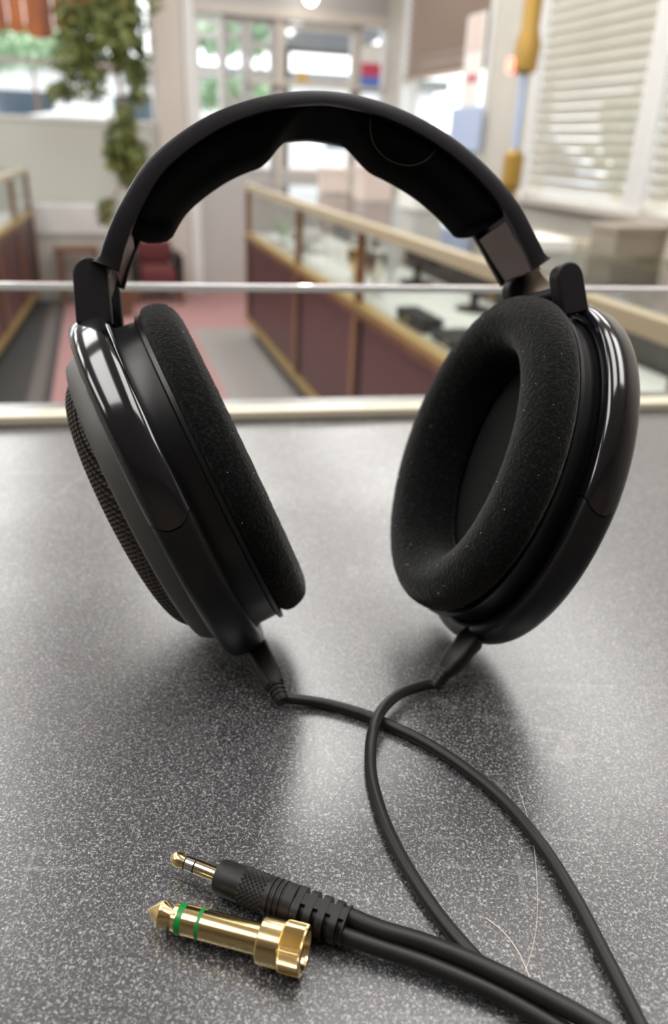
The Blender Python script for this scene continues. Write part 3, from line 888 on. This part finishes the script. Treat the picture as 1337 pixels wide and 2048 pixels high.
# ================================================================== our own counter: laminate top, rail, glass
ra, rb = at_z(0, 853.5), at_z(1337, 821.5)
TD = (rb - ra).normalized()                 # direction of the rail
TN = Vector((-TD.y, TD.x, 0))               # away from the camera
def TP(a, b, z):                            # a along the rail from the middle, b beyond the near face of the rail
    return (ra + rb) / 2 + TD * a + TN * b + Vector((0, 0, z))
def tbox(name, a0, a1, b0, b1, z0, z1, m, parent=None, bev=0):
    v, f = box_vf(TP, a0, a1, b0, b1, z0, z1)
    c = TP((a0 + a1) / 2, (b0 + b1) / 2, (z0 + z1) / 2)
    o = finish(name, v, f, m, parent, loc=c)
    if bev:
        bv = o.modifiers.new('bevel', 'BEVEL'); bv.width = bev * MM; bv.segments = 3
    return o
t = thing('shop_counter', TP(0, -150, FLOOR), 'speckled dark grey counter top with a cream rail carrying the headphones', 'counter')
t_counter = t
A0, A1 = -640.0, 560.0
top = tbox('counter_top', A0, A1, -520, 46, -32, 0, 'speckled_laminate', t, 1.5)
rail = tbox('rail', A0, A1, 0, 14, 0.0, 6.0, 'cream_rail', t, 1.2)
tbox('cabinet', A0 + 20, A1 - 20, -440, 20, FLOOR + 90, -32, 'maroon_laminate', t)
tbox('kick_board', A0 + 50, A1 - 50, -400, -20, FLOOR, FLOOR + 90, 'black_kick', t)
pz = at_plane(668, 574, TP(0, 7, 0), TN).z
gl = thing('glass_guard', TP(0, 7, 6), 'low upright glass guard with bright polished edge behind the headphones', 'glass pane')
tbox('pane', A0 + 5, A1 - 5, 4, 10, 6.0, pz - 2.6, 'clear_glass', gl)
tbox('polished_edge', A0 + 5, A1 - 5, 4, 10, pz - 2.6, pz + 1.2, 'polished_edge', gl, 0.5)

# ================================================================== the headphones
CUP = {'L': (Vector((-52.2, 224.8, 55.3)), [(-0.8795, -0.1498, -0.4518), (-0.2849, 0.9261, 0.2475), (-0.3813, -0.3463, 0.8571)]),
       'R': (Vector((61.4, 238.9, 59.7)), [(0.9076, -0.3226, 0.2686), (0.2011, 0.8958, 0.3963), (-0.3684, -0.3057, 0.878)])}
EA, EB, SEAM = 55.3, 43.8, -4.5
PA, PB, PO = 52.8, 45.1, 1.2
hp = thing('headphones', (5, 215, 0), 'black open-back over-ear headphones standing upright on the counter', 'headphones')
def cup_fn(side):
    o, M = CUP[side]
    n = Vector((M[0][0], M[1][0], M[2][0])); b = Vector((M[0][1], M[1][1], M[2][1])); a = Vector((M[0][2], M[1][2], M[2][2]))
    return lambda x, y, z: o + n * x + b * y + a * z
def ring_part(name, T, prof, m, parent, nth=120, closed=True, angle=40, disp=0.0, up=0.0):
    """prof: (n, semi a, semi b)"""
    k = len(prof)
    def fn(i, j):
        th = 2 * PI * i / nth
        n, A, B = prof[j]
        return T(n, B * math.cos(th), A * math.sin(th) + up)
    V, Fc = grid(nth, k, fn, True, closed)
    if disp:
        c = T(0, 0, 0)
        V2 = []
        for p in V:
            q = p * 0.9
            d = Vector((noise.noise(q), noise.noise(q + Vector((31, 7, 3))), noise.noise(q + Vector((5, 41, 17))))) * disp
            d += Vector((noise.noise(p * 2.6), noise.noise(p * 2.6 + Vector((9, 2, 4))), noise.noise(p * 2.6 + Vector((1, 8, 12))))) * disp * 0.7
            V2.append(p + d)
        V = V2
    return finish(name, V, Fc, m, parent, True, angle=angle)
def sup(t, e):
    c = math.cos(t); return math.copysign(abs(c) ** e, c)
def sup_s(t, e):
    c = math.sin(t); return math.copysign(abs(c) ** e, c)
def build_cup(side):
    T = cup_fn(side)
    A, B = EA, EB
    # housing
    prof = [(7, 0.5, 0.5), (7, A - 5, B - 5), (5, A - 3, B - 3), (-5.5, A - 3, B - 3), (-7, A - 3.8, B - 3), (-12.6, A - 4, B - 1.2), (-13.2, A - 2.6, B + 0.6), (-14.4, A - 2.6, B + 0.6), (-14.6, A - 4, B - 1), (-14.6, 38, 28), (-6, 37, 27), (-6, 0.5, 0.5)]
    hs = ring_part('ear_cup', T, prof, 'satin_black', hp, closed=False, angle=30)
    ring_part('driver_cloth', T, [(-7.2, 0.3, 0.3), (-7.4, 18, 13), (-7.0, 36.5, 26.5)], 'driver_cloth', hs, 64, False)
    # profile of the band-like ring around the cup
    def ring_arc(name, m, th0f, th1f, nth, hw, ho, hi, parent):
        kk = 26
        pr = []
        for j in range(kk):
            t = 2 * PI * j / kk
            n = hw * sup(t, 0.75); s_ = sup_s(t, 0.85)
            pr.append((n, (ho if s_ > 0 else hi) * s_))
        def fn(i, j):
            n, off = pr[j]
            u = i / (nth - 1)
            th = th0f(n / hw) * (1 - u) + th1f(n / hw) * u
            return T(n, (B + off) * math.cos(th), (A + off) * math.sin(th))
        V, Fc = grid(nth, kk, fn, False, True, True)
        return finish(name, V, Fc, m, parent, True, angle=45)
    d0 = math.asin(-SEAM / A)
    bul = lambda x: 0.065 * (1 - x * x)
    tb = 0.24; cap = lambda x: 0.075 * (1 - abs(x) ** 2.4)
    yk = ring_arc('yoke', 'gloss_black', lambda x: PI / 2 + tb - cap(x), lambda x: PI + d0 + bul(x), 70, 6.1, 3.2, 3.6, hp)
    ring_arc('yoke_arm', 'gloss_black', lambda x: -d0 - bul(x), lambda x: PI / 2 - tb + cap(x), 70, 6.1, 3.2, 3.6, yk)
    ring_arc('hinge_bridge', 'matte_black', lambda x: PI / 2 - tb - 0.03, lambda x: PI / 2 + tb + 0.03, 20, 4.6, 1.6, 3.4, yk)
    ring_arc('lower_rim', 'satin_black', lambda x: PI + d0 + bul(x) + 0.008, lambda x: 2 * PI - d0 - bul(x) - 0.008, 100, 5.9, 3.0, 3.6, hs)
    # bezel
    bz = [(4, A - 5.4, B - 5.4), (5.5, A - 4.6, B - 4.6), (6.5, A - 4.6, B - 4.6), (10.8, A - 7.4, B - 5.4), (11.6, A - 8.0, B - 5.9), (11.9, A - 8.8, B - 6.6), (11.6, A - 9.8, B - 7.4), (10.5, A - 11.2, B - 8.2), (6, A - 11.4, B - 8.4)]
    ring_part('bezel', T, bz, 'bezel_grey', hs, angle=60)
    # grille: dark backing and a honeycomb of real cells on a dome
    ga, gb = A - 10.8, B - 7.6
    def dome(x, y):
        r2 = (x / gb) ** 2 + (y / ga) ** 2
        r2 = min(r2, 1.0)
        return 10.4 + 6.2 * (1 - r2 ** 6) + 3.0 * (1 - r2)
    ring_part('grille_backing', T, [(dome(0, ga * q) - 2.2, max(ga * q, 0.2), max(gb * q, 0.2)) for q in (0, 0.3, 0.55, 0.75, 0.9, 0.985)], 'dark_inside', hs, 72, False)
    pt = 1.55; V = []; Fc = []
    rows = int(ga / (pt * 0.866)) + 1; cols = int(gb / pt) + 1
    R = pt / math.sqrt(3)
    for r in range(-rows, rows + 1):
        for c in range(-cols - 1, cols + 2):
            x = (c + 0.5 * (r % 2)) * pt; y = r * pt * 0.866
            if (x / gb) ** 2 + (y / ga) ** 2 > 0.985: continue
            k = len(V)
            for rad, dz in ((R, 0.0), (R * 0.62, 0.12), (R * 0.62, -1.5)):
                for i in range(6):
                    an = PI / 6 + i * PI / 3
                    xx, yy = x + rad * math.cos(an), y + rad * math.sin(an)
                    V.append(T(dome(xx, yy) + dz - (0.25 if rad == R else 0), xx, yy))
            for i in range(6):
                j = (i + 1) % 6
                Fc.append((k + i, k + j, k + 6 + j, k + 6 + i))
                Fc.append((k + 6 + i, k + 6 + j, k + 12 + j, k + 12 + i))
    finish('grille', V, Fc, 'grille_metal', hs, recalc=False)
    # velour pad
    ctrl = [(-13.9, 2.6, 2.0), (-16.5, 0.2, 0.0), (-20, 0.3, 0.2), (-23.5, 2.0, 2.2), (-25.4, 5.5, 6.3), (-25.9, 9.0, 10.5), (-24.8, 13.0, 15.2), (-21.5, 16.4, 19.8), (-17, 17.8, 22.0), (-8.5, 18.2, 22.8)]
    pr = spline([Vector(c) for c in ctrl], 64)
    prof = [(p.x, PA - p.y, PB - p.z) for p in pr] + [(-9.0, PA - 12, PB - 13)]
    pd = ring_part('ear_pad', T, prof, 'velour', hp, 260, True, None, 0.16, PO)
    # lint on the pad
    rnd = random.Random(5 if side == 'L' else 9); parts = []
    for i in range(60):
        q = prof[rnd.randrange(4, 50)]; th = rnd.uniform(0, 2 * PI)
        c = T(q[0] - 0.12, (q[2] + 0.12) * math.cos(th), (q[1] + 0.12) * math.sin(th) + PO)
        d = Vector((rnd.gauss(0, 1), rnd.gauss(0, 1), rnd.gauss(0, 1))).normalized() * rnd.uniform(0.12, 0.5)
        parts.append(tube_vf([c - d * 0.5, c + d * 0.2 + Vector((0.05, 0, 0.05)), c + d * 0.5], rnd.uniform(0.045, 0.10), 5))
    vf_ = merge(parts)
    ln = finish('lint', vf_[0], vf_[1], 'lint', pd); ln['kind'] = 'stuff'
    # hinge cheeks that rise from the yoke and their pin
    base_c, top_c, rr_ = ((-2.2, 53.0), (-7.4, 66.0), 4.9) if side == 'L' else ((-8.6, 50.5), (-14.6, 59.8), 4.7)
    for sg in (-1, 1):
        n_ = 14; out = []
        ax = Vector((top_c[0] - base_c[0], top_c[1] - base_c[1])); ang = math.atan2(ax.y, ax.x)
        for i in range(n_):
            t_ = ang - PI / 2 + PI * i / (n_ - 1)
            out.append((top_c[0] + rr_ * math.cos(t_), top_c[1] + rr_ * math.sin(t_)))
        w2 = rr_ * 1.02
        px_, py_ = -math.sin(ang), math.cos(ang)
        out.append((base_c[0] + px_ * w2, base_c[1] + py_ * w2)); out.append((base_c[0] - px_ * w2, base_c[1] - py_ * w2))
        V = []
        for b in (sg * 14 - 2.6, sg * 14 + 2.6):
            V += [T(n, b, a) for n, a in out]
        m_ = len(out)
        Fc = [tuple(range(m_)), tuple(range(m_, 2 * m_))] + [(k, (k + 1) % m_, m_ + (k + 1) % m_, m_ + k) for k in range(m_)]
        ch = finish('hinge_cheek', V, Fc, 'matte_black', yk, True, angle=30)
        bv = ch.modifiers.new('bevel', 'BEVEL'); bv.width = 0.0007; bv.segments = 3; bv.limit_method = 'ANGLE'
    pn, pa_ = (base_c[0] * 0.35 + top_c[0] * 0.65), (base_c[1] * 0.35 + top_c[1] * 0.65)
    pc = T(pn, -12, pa_)
    lathe('hinge_pin', pc, T(pn, 12, pa_) - pc, [(0, 0.1), (0, 2.2), (24, 2.2), (24, 0.1)], 'matte_black', yk, 16)
    return T, (pn, pa_)
TL, pinL = build_cup('L')
TR, pinR = build_cup('R')

# headband frame
HO = Vector((4.617, 231.893, 57.504))
yaw, lean = 0.23, -0.38
cy, sy, cl_, sl_ = math.cos(yaw), math.sin(yaw), math.cos(lean), math.sin(lean)
HX = Vector((cy, sy, 0))
HY = Vector((-sy * cl_, cy * cl_, sl_))
HZ = Vector((sy * sl_, -cy * sl_, cl_))
def HB(x, y, z): return HO + HX * x + HY * y + HZ * z
outer = [(-74.2, 66.2), (-71.2, 74.0), (-66.6, 83.0), (-57.6, 95.7), (-43.0, 106.6), (-28.4, 112.9), (-13.5, 116.1), (1.6, 116.1), (16.9, 112.7), (32.7, 105.6), (45.5, 96.4), (55.3, 86.0), (61.8, 75.4), (66.0, 68.2)]
NB = 110
oc = spline([Vector((x, z, 0)) for x, z in outer], NB)
nrm = []
for i in range(NB):
    d = (oc[min(i + 1, NB - 1)] - oc[max(i - 1, 0)]).normalized()
    nrm.append(Vector((-d.y, d.x, 0)))           # outward
def bump_t(t, a, b, soft):
    def ss(x): x = max(0, min(1, x)); return x * x * (3 - 2 * x)
    return ss((t - a) / soft) * ss((b - t) / soft)
def HW(t): return 14.4 - 1.6 * (abs(2 * t - 1) ** 3)
def rimh(t): return 3.8 + 2.7 * abs(2 * t - 1) ** 0.8
def bandpt(i, y, r): 
    p = oc[i] + nrm[i] * r
    return HB(p.x, y, p.y)
def band_fn(i, j):
    t = i / (NB - 1); h = HW(t); rh = rimh(t)
    fl = 1.6 * max(0, (abs(2 * t - 1) - 0.95) / 0.05) ** 1.5
    sec = [(-rh, -h), (-1.4, -h), (-0.4, -h + 0.5), (0.0, -h + 1.6), (0.7, -h * 0.5), (0.9, 0), (0.7, h * 0.5), (0.0, h - 1.6), (-0.4, h - 0.5), (-1.4, h), (-rh, h), (-rh - 0.2, h - 0.9), (-rh, h - 2.0), (-2.9, h - 2.6), (-2.9, -h + 2.6), (-rh, -h + 2.0), (-rh - 0.2, -h + 0.9)]
    r, y = sec[j]
    if r > -2: r += fl
    return bandpt(i, y - 0.6, r)
V, Fc = grid(NB, 17, band_fn, False, True, True)
hb = finish('headband', V, Fc, 'band_shell', hp, True, angle=35)
# padding: two long lumps joined by a thin middle
i0, i1 = 15, 93
NP = i1 - i0 + 1
def pad_h(t):
    e = min(1, (t - 0.0) / 0.045, (1.0 - t) / 0.045); e = max(0, e) ** 0.42
    mid = 1 - bump_t(t, 0.345, 0.68, 0.145)
    lump = 0.94 + 0.24 * abs(2 * t - 1)
    return (0.7 + 10.0 * mid * lump) * e
pk = 22
def pad_fn(i, j):
    t = i / (NP - 1); k = i + i0; h = HW(k / (NB - 1)) - 2.7
    a = PI * j / (pk - 1)
    y = -h * sup(a, 0.62)
    r = -2.7 - pad_h(t) * (max(math.sin(a), 0) ** 0.62)
    return bandpt(k, y, r)
V, Fc = grid(NP, pk, pad_fn, False, True, True)
finish('headband_pad', V, Fc, 'band_foam', hp, True, angle=None)
# smooth end sleeves of the band and the steel sliders running down to the hinges
for side, T, pin in (('L', TL, pinL), ('R', TR, pinR)):
    k = 0 if side == 'L' else NB - 1
    kk = range(0, 14) if side == 'L' else range(NB - 1, NB - 17, -1)
    V = []
    for i in kk:
        for y in (-11, 11):
            for r in (-3.3, -5.6):
                V.append(bandpt(i, y, r))
    n_ = len(kk); Fc = [(0, 1, 3, 2), tuple(4 * (n_ - 1) + q for q in (0, 1, 3, 2))]
    for q in range(n_ - 1):
        a = 4 * q; b = a + 4
        for (x, y) in ((0, 1), (1, 3), (3, 2), (2, 0)):
            Fc.append((a + x, a + y, b + y, b + x))
    finish('end_sleeve', V, Fc, 'sleeve_brown_reflection', hp, True, angle=30)
    pin_w = [T(pin[0], y, pin[1]) for y in (-10.5, 10.5)]
    bdir = (bandpt(k, 0, -3) - bandpt(3 if side == 'L' else NB - 4, 0, -3)).normalized()
    V = []
    N_ = 9
    for q in range(N_):
        u = q / (N_ - 1)
        for e, y in enumerate((-10.5, 10.5)):
            p0 = bandpt(k, y, -2.6); p1 = p0 + bdir * 6.0; p2 = pin_w[e]
            w2 = 10.5
            p = p0 * (1 - u) ** 2 + p1 * 2 * u * (1 - u) + p2 * u * u
            V.append(p); V.append(p + (T(-1.6, 0, 0) - T(0, 0, 0)))
    Fc = [(0, 1, 3, 2), tuple(4 * (N_ - 1) + q for q in (0, 1, 3, 2))]
    for q in range(N_ - 1):
        a = 4 * q; b = a + 4
        for (x, y) in ((0, 1), (1, 3), (3, 2), (2, 0)):
            Fc.append((a + x, a + y, b + y, b + x))
    finish('slider', V, Fc, 'slider_steel', hp, True, angle=30)

# ================================================================== cable with its plugs
cb = thing('headphone_cable', at_z(760, 1450), 'black Y-shaped headphone cable crossing itself on the counter', 'cable')
CR = 1.65
def oriented_loft(name, p0, p1, up, secs, m, parent, e=0.6, nv=24):
    """secs: (t along 0..1, half width, half height)"""
    ax = (p1 - p0); L = ax.length; ax.normalize()
    a = ax.cross(up).normalized(); b = a.cross(ax).normalized()
    def fn(i, j):
        t, hw, hh = secs[i]; th = 2 * PI * j / nv
        return p0 + ax * (L * t) + a * (hw * sup(th, e)) + b * (hh * sup_s(th, e))
    V, Fc = grid(len(secs), nv, fn, False, True, True)
    return finish(name, V, Fc, m, parent, True, angle=40)
# left connector
lp0 = TL(-2.0, -3.0, -55.5); lp1 = at_z(562, 1396, 3.2)
upv = Vector((0, 0, 1))
c1 = oriented_loft('connector', lp0, lp0.lerp(lp1, 0.80), upv, [(0, 2.6, 2.0), (0.10, 2.6, 2.0), (0.11, 3.4, 2.7), (0.16, 3.6, 2.9), (0.8, 3.5, 2.8), (1.0, 3.0, 2.5)], 'moulded_rubber', cb)
secs = []
for i in range(4):
    t = i / 4
    secs += [(t, 2.7 - 0.15 * i, 2.5 - 0.1 * i), (t + 0.14, 2.7 - 0.15 * i, 2.5 - 0.1 * i), (t + 0.15, 2.0, 2.0), (t + 0.24, 2.0, 2.0)]
secs.append((1.0, 1.8, 1.8))
oriented_loft('strain_relief', lp0.lerp(lp1, 0.80), lp0.lerp(lp1, 1.06), upv, secs, 'moulded_rubber', c1, 0.9)
# right connector
rp0 = TR(-3.0, -10.0, -54.0); rp1 = at_z(872, 1368, 3.4)
c2 = oriented_loft('connector', rp0, rp0.lerp(rp1, 0.76), upv, [(0, 3.4, 2.4), (0.08, 3.6, 2.6), (0.20, 4.2, 3.2), (0.42, 3.9, 2.6), (0.62, 4.1, 3.0), (0.80, 3.6, 2.9), (1.0, 2.6, 2.4)], 'moulded_rubber', cb)
oriented_loft('strain_relief', rp0.lerp(rp1, 0.75), rp0.lerp(rp1, 1.05), upv, [(a, b * 1.0, c) for a, b, c in secs], 'moulded_rubber', c2, 0.9)
def cable_path(pts, n):
    return spline([at_z(u, v, z) for u, v, z in pts], n)
pa = [lp0.lerp(lp1, 1.0)] + [at_z(u, v, z) for u, v, z in [(585, 1398, 2.4), (650, 1407, 1.7), (720, 1426, 1.75), (770, 1446, 1.75), (850, 1484, 1.75), (930, 1536, 1.75), (1010, 1603, 1.75), (1085, 1692, 1.75), (1150, 1795, 1.75), (1205, 1900, 1.75), (1255, 1998, 1.75), (1320, 2130, 1.75)]]
tube('strand', spline(pa, 120), CR, 'rubber', cb, 16)
pa = [rp0.lerp(rp1, 0.99)] + [at_z(u, v, z) for u, v, z in [(845, 1372, 3.4), (800, 1388, 4.2), (766, 1418, 5.0), (747, 1460, 4.6), (741, 1510, 2.6), (746, 1565, 1.7), (768, 1640, 1.75), (806, 1720, 1.75), (860, 1806, 1.75), (915, 1876, 1.75), (975, 1940, 1.75), (1040, 1995, 1.75), (1120, 2052, 1.75), (1250, 2140, 1.75)]]
tube('strand', spline(pa, 130), CR, 'rubber', cb, 16)
# 3.5 mm plug
jz = 4.8
j0 = at_z(342, 1713, jz); j1 = at_z(694, 1852, jz)
jd = (j1 - j0).normalized(); JL = (j1 - j0).length
fr_shaft = 0.285 * JL
plug = [('tip', 'gold', [(0.0, 0.1), (0.25, 0.7), (1.0, 1.5), (1.6, 1.75), (3.0, 1.75), (3.9, 1.45), (4.1, 1.45)]),
        ('insulator', 'dark_inside', [(4.05, 1.6), (4.55, 1.6)]), ('ring', 'nickel', [(4.5, 1.75), (6.6, 1.75)]), ('insulator', 'dark_inside', [(6.55, 1.6), (7.05, 1.6)]),
        ('sleeve', 'pale_gold', [(7.0, 1.75), (fr_shaft + 0.6, 1.75)])]
jk = lathe('jack', j0, jd, [(fr_shaft, 0.1), (fr_shaft, 3.1), (fr_shaft + 0.25, 3.5), (fr_shaft + 1.4, 3.85), (fr_shaft + 6, 3.95), (fr_shaft + 13.0, 4.0), (fr_shaft + 13.4, 4.2), (fr_shaft + 13.9, 4.2), (fr_shaft + 14.1, 3.85), (fr_shaft + 14.5, 3.85),
                                   (fr_shaft + 14.7, 4.25), (fr_shaft + 15.2, 4.25), (fr_shaft + 15.4, 3.9), (fr_shaft + 15.8, 3.9), (fr_shaft + 16.0, 4.25), (fr_shaft + 16.5, 4.25), (fr_shaft + 16.7, 3.95), (fr_shaft + 17.0, 3.95), (fr_shaft + 17.2, 4.3), (fr_shaft + 19.4, 4.25), (fr_shaft + 19.8, 3.6), (fr_shaft + 19.8, 0.1)], 'moulded_rubber', cb, 40)
for nm, m_, pr in plug:
    lathe(nm, j0, jd, pr, m_, jk, 28)
# diamond knurl patch on the near/upper side of the jack body
a_ = jd.cross(Vector((0, 0, 1))).normalized(); b_ = a_.cross(jd).normalized()
parts = []
for i in range(10):
    for j in range(-5, 6):
        tt = fr_shaft + 7.0 + i * 0.6
        th = math.radians(56) + (j + 0.5 * (i % 2)) * 0.27
        # patch faces the camera side (towards -Y) and up
        nr = (a_ * math.cos(th) + b_ * math.sin(th))
        if nr.y > 0.35: pass
        c = j0 + jd * tt + nr * 3.95
        tg = jd.cross(nr).normalized()
        V = [c - jd * 0.52, c + tg * 0.48, c + jd * 0.52, c - tg * 0.48, c + nr * 0.32]
        parts.append((V, [(0, 1, 4), (1, 2, 4), (2, 3, 4), (3, 0, 4)]))
vf_ = merge(parts)
kn = finish('knurl', vf_[0], vf_[1], 'moulded_rubber', jk, recalc=False); kn['kind'] = 'stuff'
# slotted strain relief (flattened, four ribs)
rs = []
L_ = JL - fr_shaft - 19.6
q0 = j0 + jd * (fr_shaft + 19.6)
for i in range(4):
    t = i / 4 * 0.97
    rs += [(t + 0.0, 4.3 - 0.05 * i, 3.7), (t + 0.14, 4.35 - 0.05 * i, 3.7), (t + 0.145, 3.0, 2.6), (t + 0.24, 3.0, 2.6)]
rs += [(0.97, 4.1, 3.5), (1.0, 4.1, 3.5)]
oriented_loft('strain_relief', q0, j1, Vector((0, 0, 1)), rs, 'moulded_rubber', jk, 0.75, 32)
# spine bars joining the ribs
for sg in (-1, 1):
    V, Fc = box_vf(lambda a, b, c: q0 + jd * a + b_ * b + a_ * c, 0.1, L_ - 0.2, sg * 3.0 - 0.55, sg * 3.0 + 0.55, -1.4, 1.4)
    finish('spine', V, Fc, 'moulded_rubber', jk)
up_pts = [j1 - jd * 2.0 + b_ * 0.9 - a_ * 1.75] + [at_z(u, v, z) for u, v, z in [(760, 1858, 5.4), (840, 1882, 5.2), (920, 1912, 5.0), (1000, 1948, 5.0), (1090, 1993, 5.0), (1180, 2043, 5.0), (1300, 2120, 4.6)]]
lo_pts = [j1 - jd * 2.0 - b_ * 0.9 + a_ * 1.75] + [at_z(u, v, z) for u, v, z in [(760, 1895, 3.4), (840, 1922, 3.1), (920, 1954, 2.8), (1000, 1990, 2.5), (1090, 2040, 2.4), (1180, 2095, 2.2), (1280, 2160, 2.1)]]
d_ = (up_pts[0] - lo_pts[0])
if up_pts[0].y < lo_pts[0].y:
    up_pts[0], lo_pts[0] = lo_pts[0] + b_ * 1.8, up_pts[0] - b_ * 1.8
tube('strand', spline(up_pts, 60), CR + 0.25, 'rubber', cb, 18)
tube('strand', spline(lo_pts, 60), CR + 0.25, 'rubber', cb, 18)

# ================================================================== 6.3 mm screw-on adaptor
g0 = at_z(296, 1820, 4.0); g1 = at_z(612, 1903, 5.2)
gd = (g1 - g0).normalized(); GL = (g1 - g0).length
ad = thing('jack_adaptor', (g0 + g1) / 2 - Vector((0, 0, 4.6)), 'gold quarter-inch jack adaptor with two green rings lying on the counter', 'adaptor')
k = GL / 40.0
col0 = 29.0 * k
body = lathe('barrel', g0, gd, [(8.3 * k, 2.2), (8.3 * k, 3.17), (col0 + 0.3, 3.17), (col0 + 0.3, 0.1)], 'gold', ad, 48)
lathe('tip', g0, gd, [(0, 0.15), (0.3, 0.5), (3.4 * k, 2.75), (3.9 * k, 2.95), (4.4 * k, 2.8), (6.1 * k, 1.75), (6.6 * k, 1.7), (7.0 * k, 2.1), (7.2 * k, 2.85), (8.2 * k, 3.0), (8.4 * k, 0.1)], 'gold', ad, 48)
lathe('green_ring', g0, gd, [(8.4 * k, 3.1), (8.4 * k, 3.24), (9.9 * k, 3.24), (9.9 * k, 3.1)], 'green_band', ad, 48)
lathe('green_ring', g0, gd, [(13.6 * k, 3.1), (13.6 * k, 3.24), (14.5 * k, 3.24), (14.5 * k, 3.1)], 'green_band', ad, 48)
lathe('collar', g0, gd, [(col0, 2.9), (col0, 4.35), (col0 + 0.35, 4.7), (col0 + 4.8, 4.7), (col0 + 5.1, 4.4), (col0 + 5.1, 2.5)], 'gold', ad, 64, 20)
# knurled screw end with an open threaded bore
ax = gd; sa = ax.cross(Vector((0, 0, 1))).normalized(); sb_ = sa.cross(ax).normalized()
NK = 96
kp = [(col0 + 4.9, 4.5, 0), (col0 + 5.1, 4.85, 1), (col0 + 5.4, 5.02, 1), (GL - 0.5, 5.02, 1), (GL - 0.15, 4.85, 0.3), (GL, 4.7, 0), (GL, 3.95, 0), (GL - 0.5, 3.8, 0)]
for i in range(10):
    kp += [(GL - 0.6 - i * 0.55, 3.6 if i % 2 else 3.85, 0)]
kp += [(GL - 6.4, 3.5, 0), (GL - 6.4, 0.1, 0)]
def kfn(i, j):
    th = 2 * PI * j / (NK * 2); t, r, kk_ = kp[i]
    r = r - (0.17 * kk_ if j % 2 else 0)
    return g0 + ax * t + sa * (r * math.cos(th)) + sb_ * (r * math.sin(th))
V, Fc = grid(len(kp), NK * 2, kfn, False, True, False)
finish('knurled_nut', V, Fc, 'gold', ad, recalc=False)

for pts in [[(20, 1850), (60, 1890), (95, 1940), (130, 1985)], [(90, 1945), (150, 1975), (200, 2000)], [(130, 1850), (115, 1900), (105, 1950)], [(596, 1470), (610, 1560), (622, 1625)],
            [(628, 1470), (632, 1550), (634, 1610)], [(728, 1520), (690, 1570), (650, 1618)], [(940, 1780), (1000, 1757), (1060, 1735)], [(180, 1460), (150, 1530), (140, 1585)], [(1215, 1022), (1280, 1065), (1337, 1118)]]:
    tube('scratch', spline([at_z(u, v, 0.01) for u, v in pts], 16), 0.055, 'scratch_mark', t_counter, 6)
# ================================================================== stray fibres on the laminate
for pts, lb, rr_ in [([(972, 1836), (1005, 1862), (1035, 1900), (1056, 1945), (1064, 1968)], 'short pale fibre lying beside the paired cables', 0.16),
                     ([(1036, 1572), (1052, 1620), (1068, 1690), (1075, 1770), (1074, 1850), (1062, 1910), (1050, 1945)], 'long fine pale hair lying between the two cables', 0.075)]:
    o = tube('stray_fibre', spline([at_z(u, v, 0.12) for u, v in pts], 30), rr_, 'fibre', None, 6)
    tag(o, lb, 'fibre')

hx = [(744, 214), (741, 250), (748, 288), (775, 318), (815, 331), (850, 322), (874, 296), (877, 262), (868, 250)]
ho = tube('stray_hair', spline([at_plane(u, v, HB(0, -13.2, 0), HY) for u, v in hx], 40), 0.055, 'hair_brown', None, 6)
tag(ho, 'fine brown hair curled in a loop on the headband padding', 'hair')
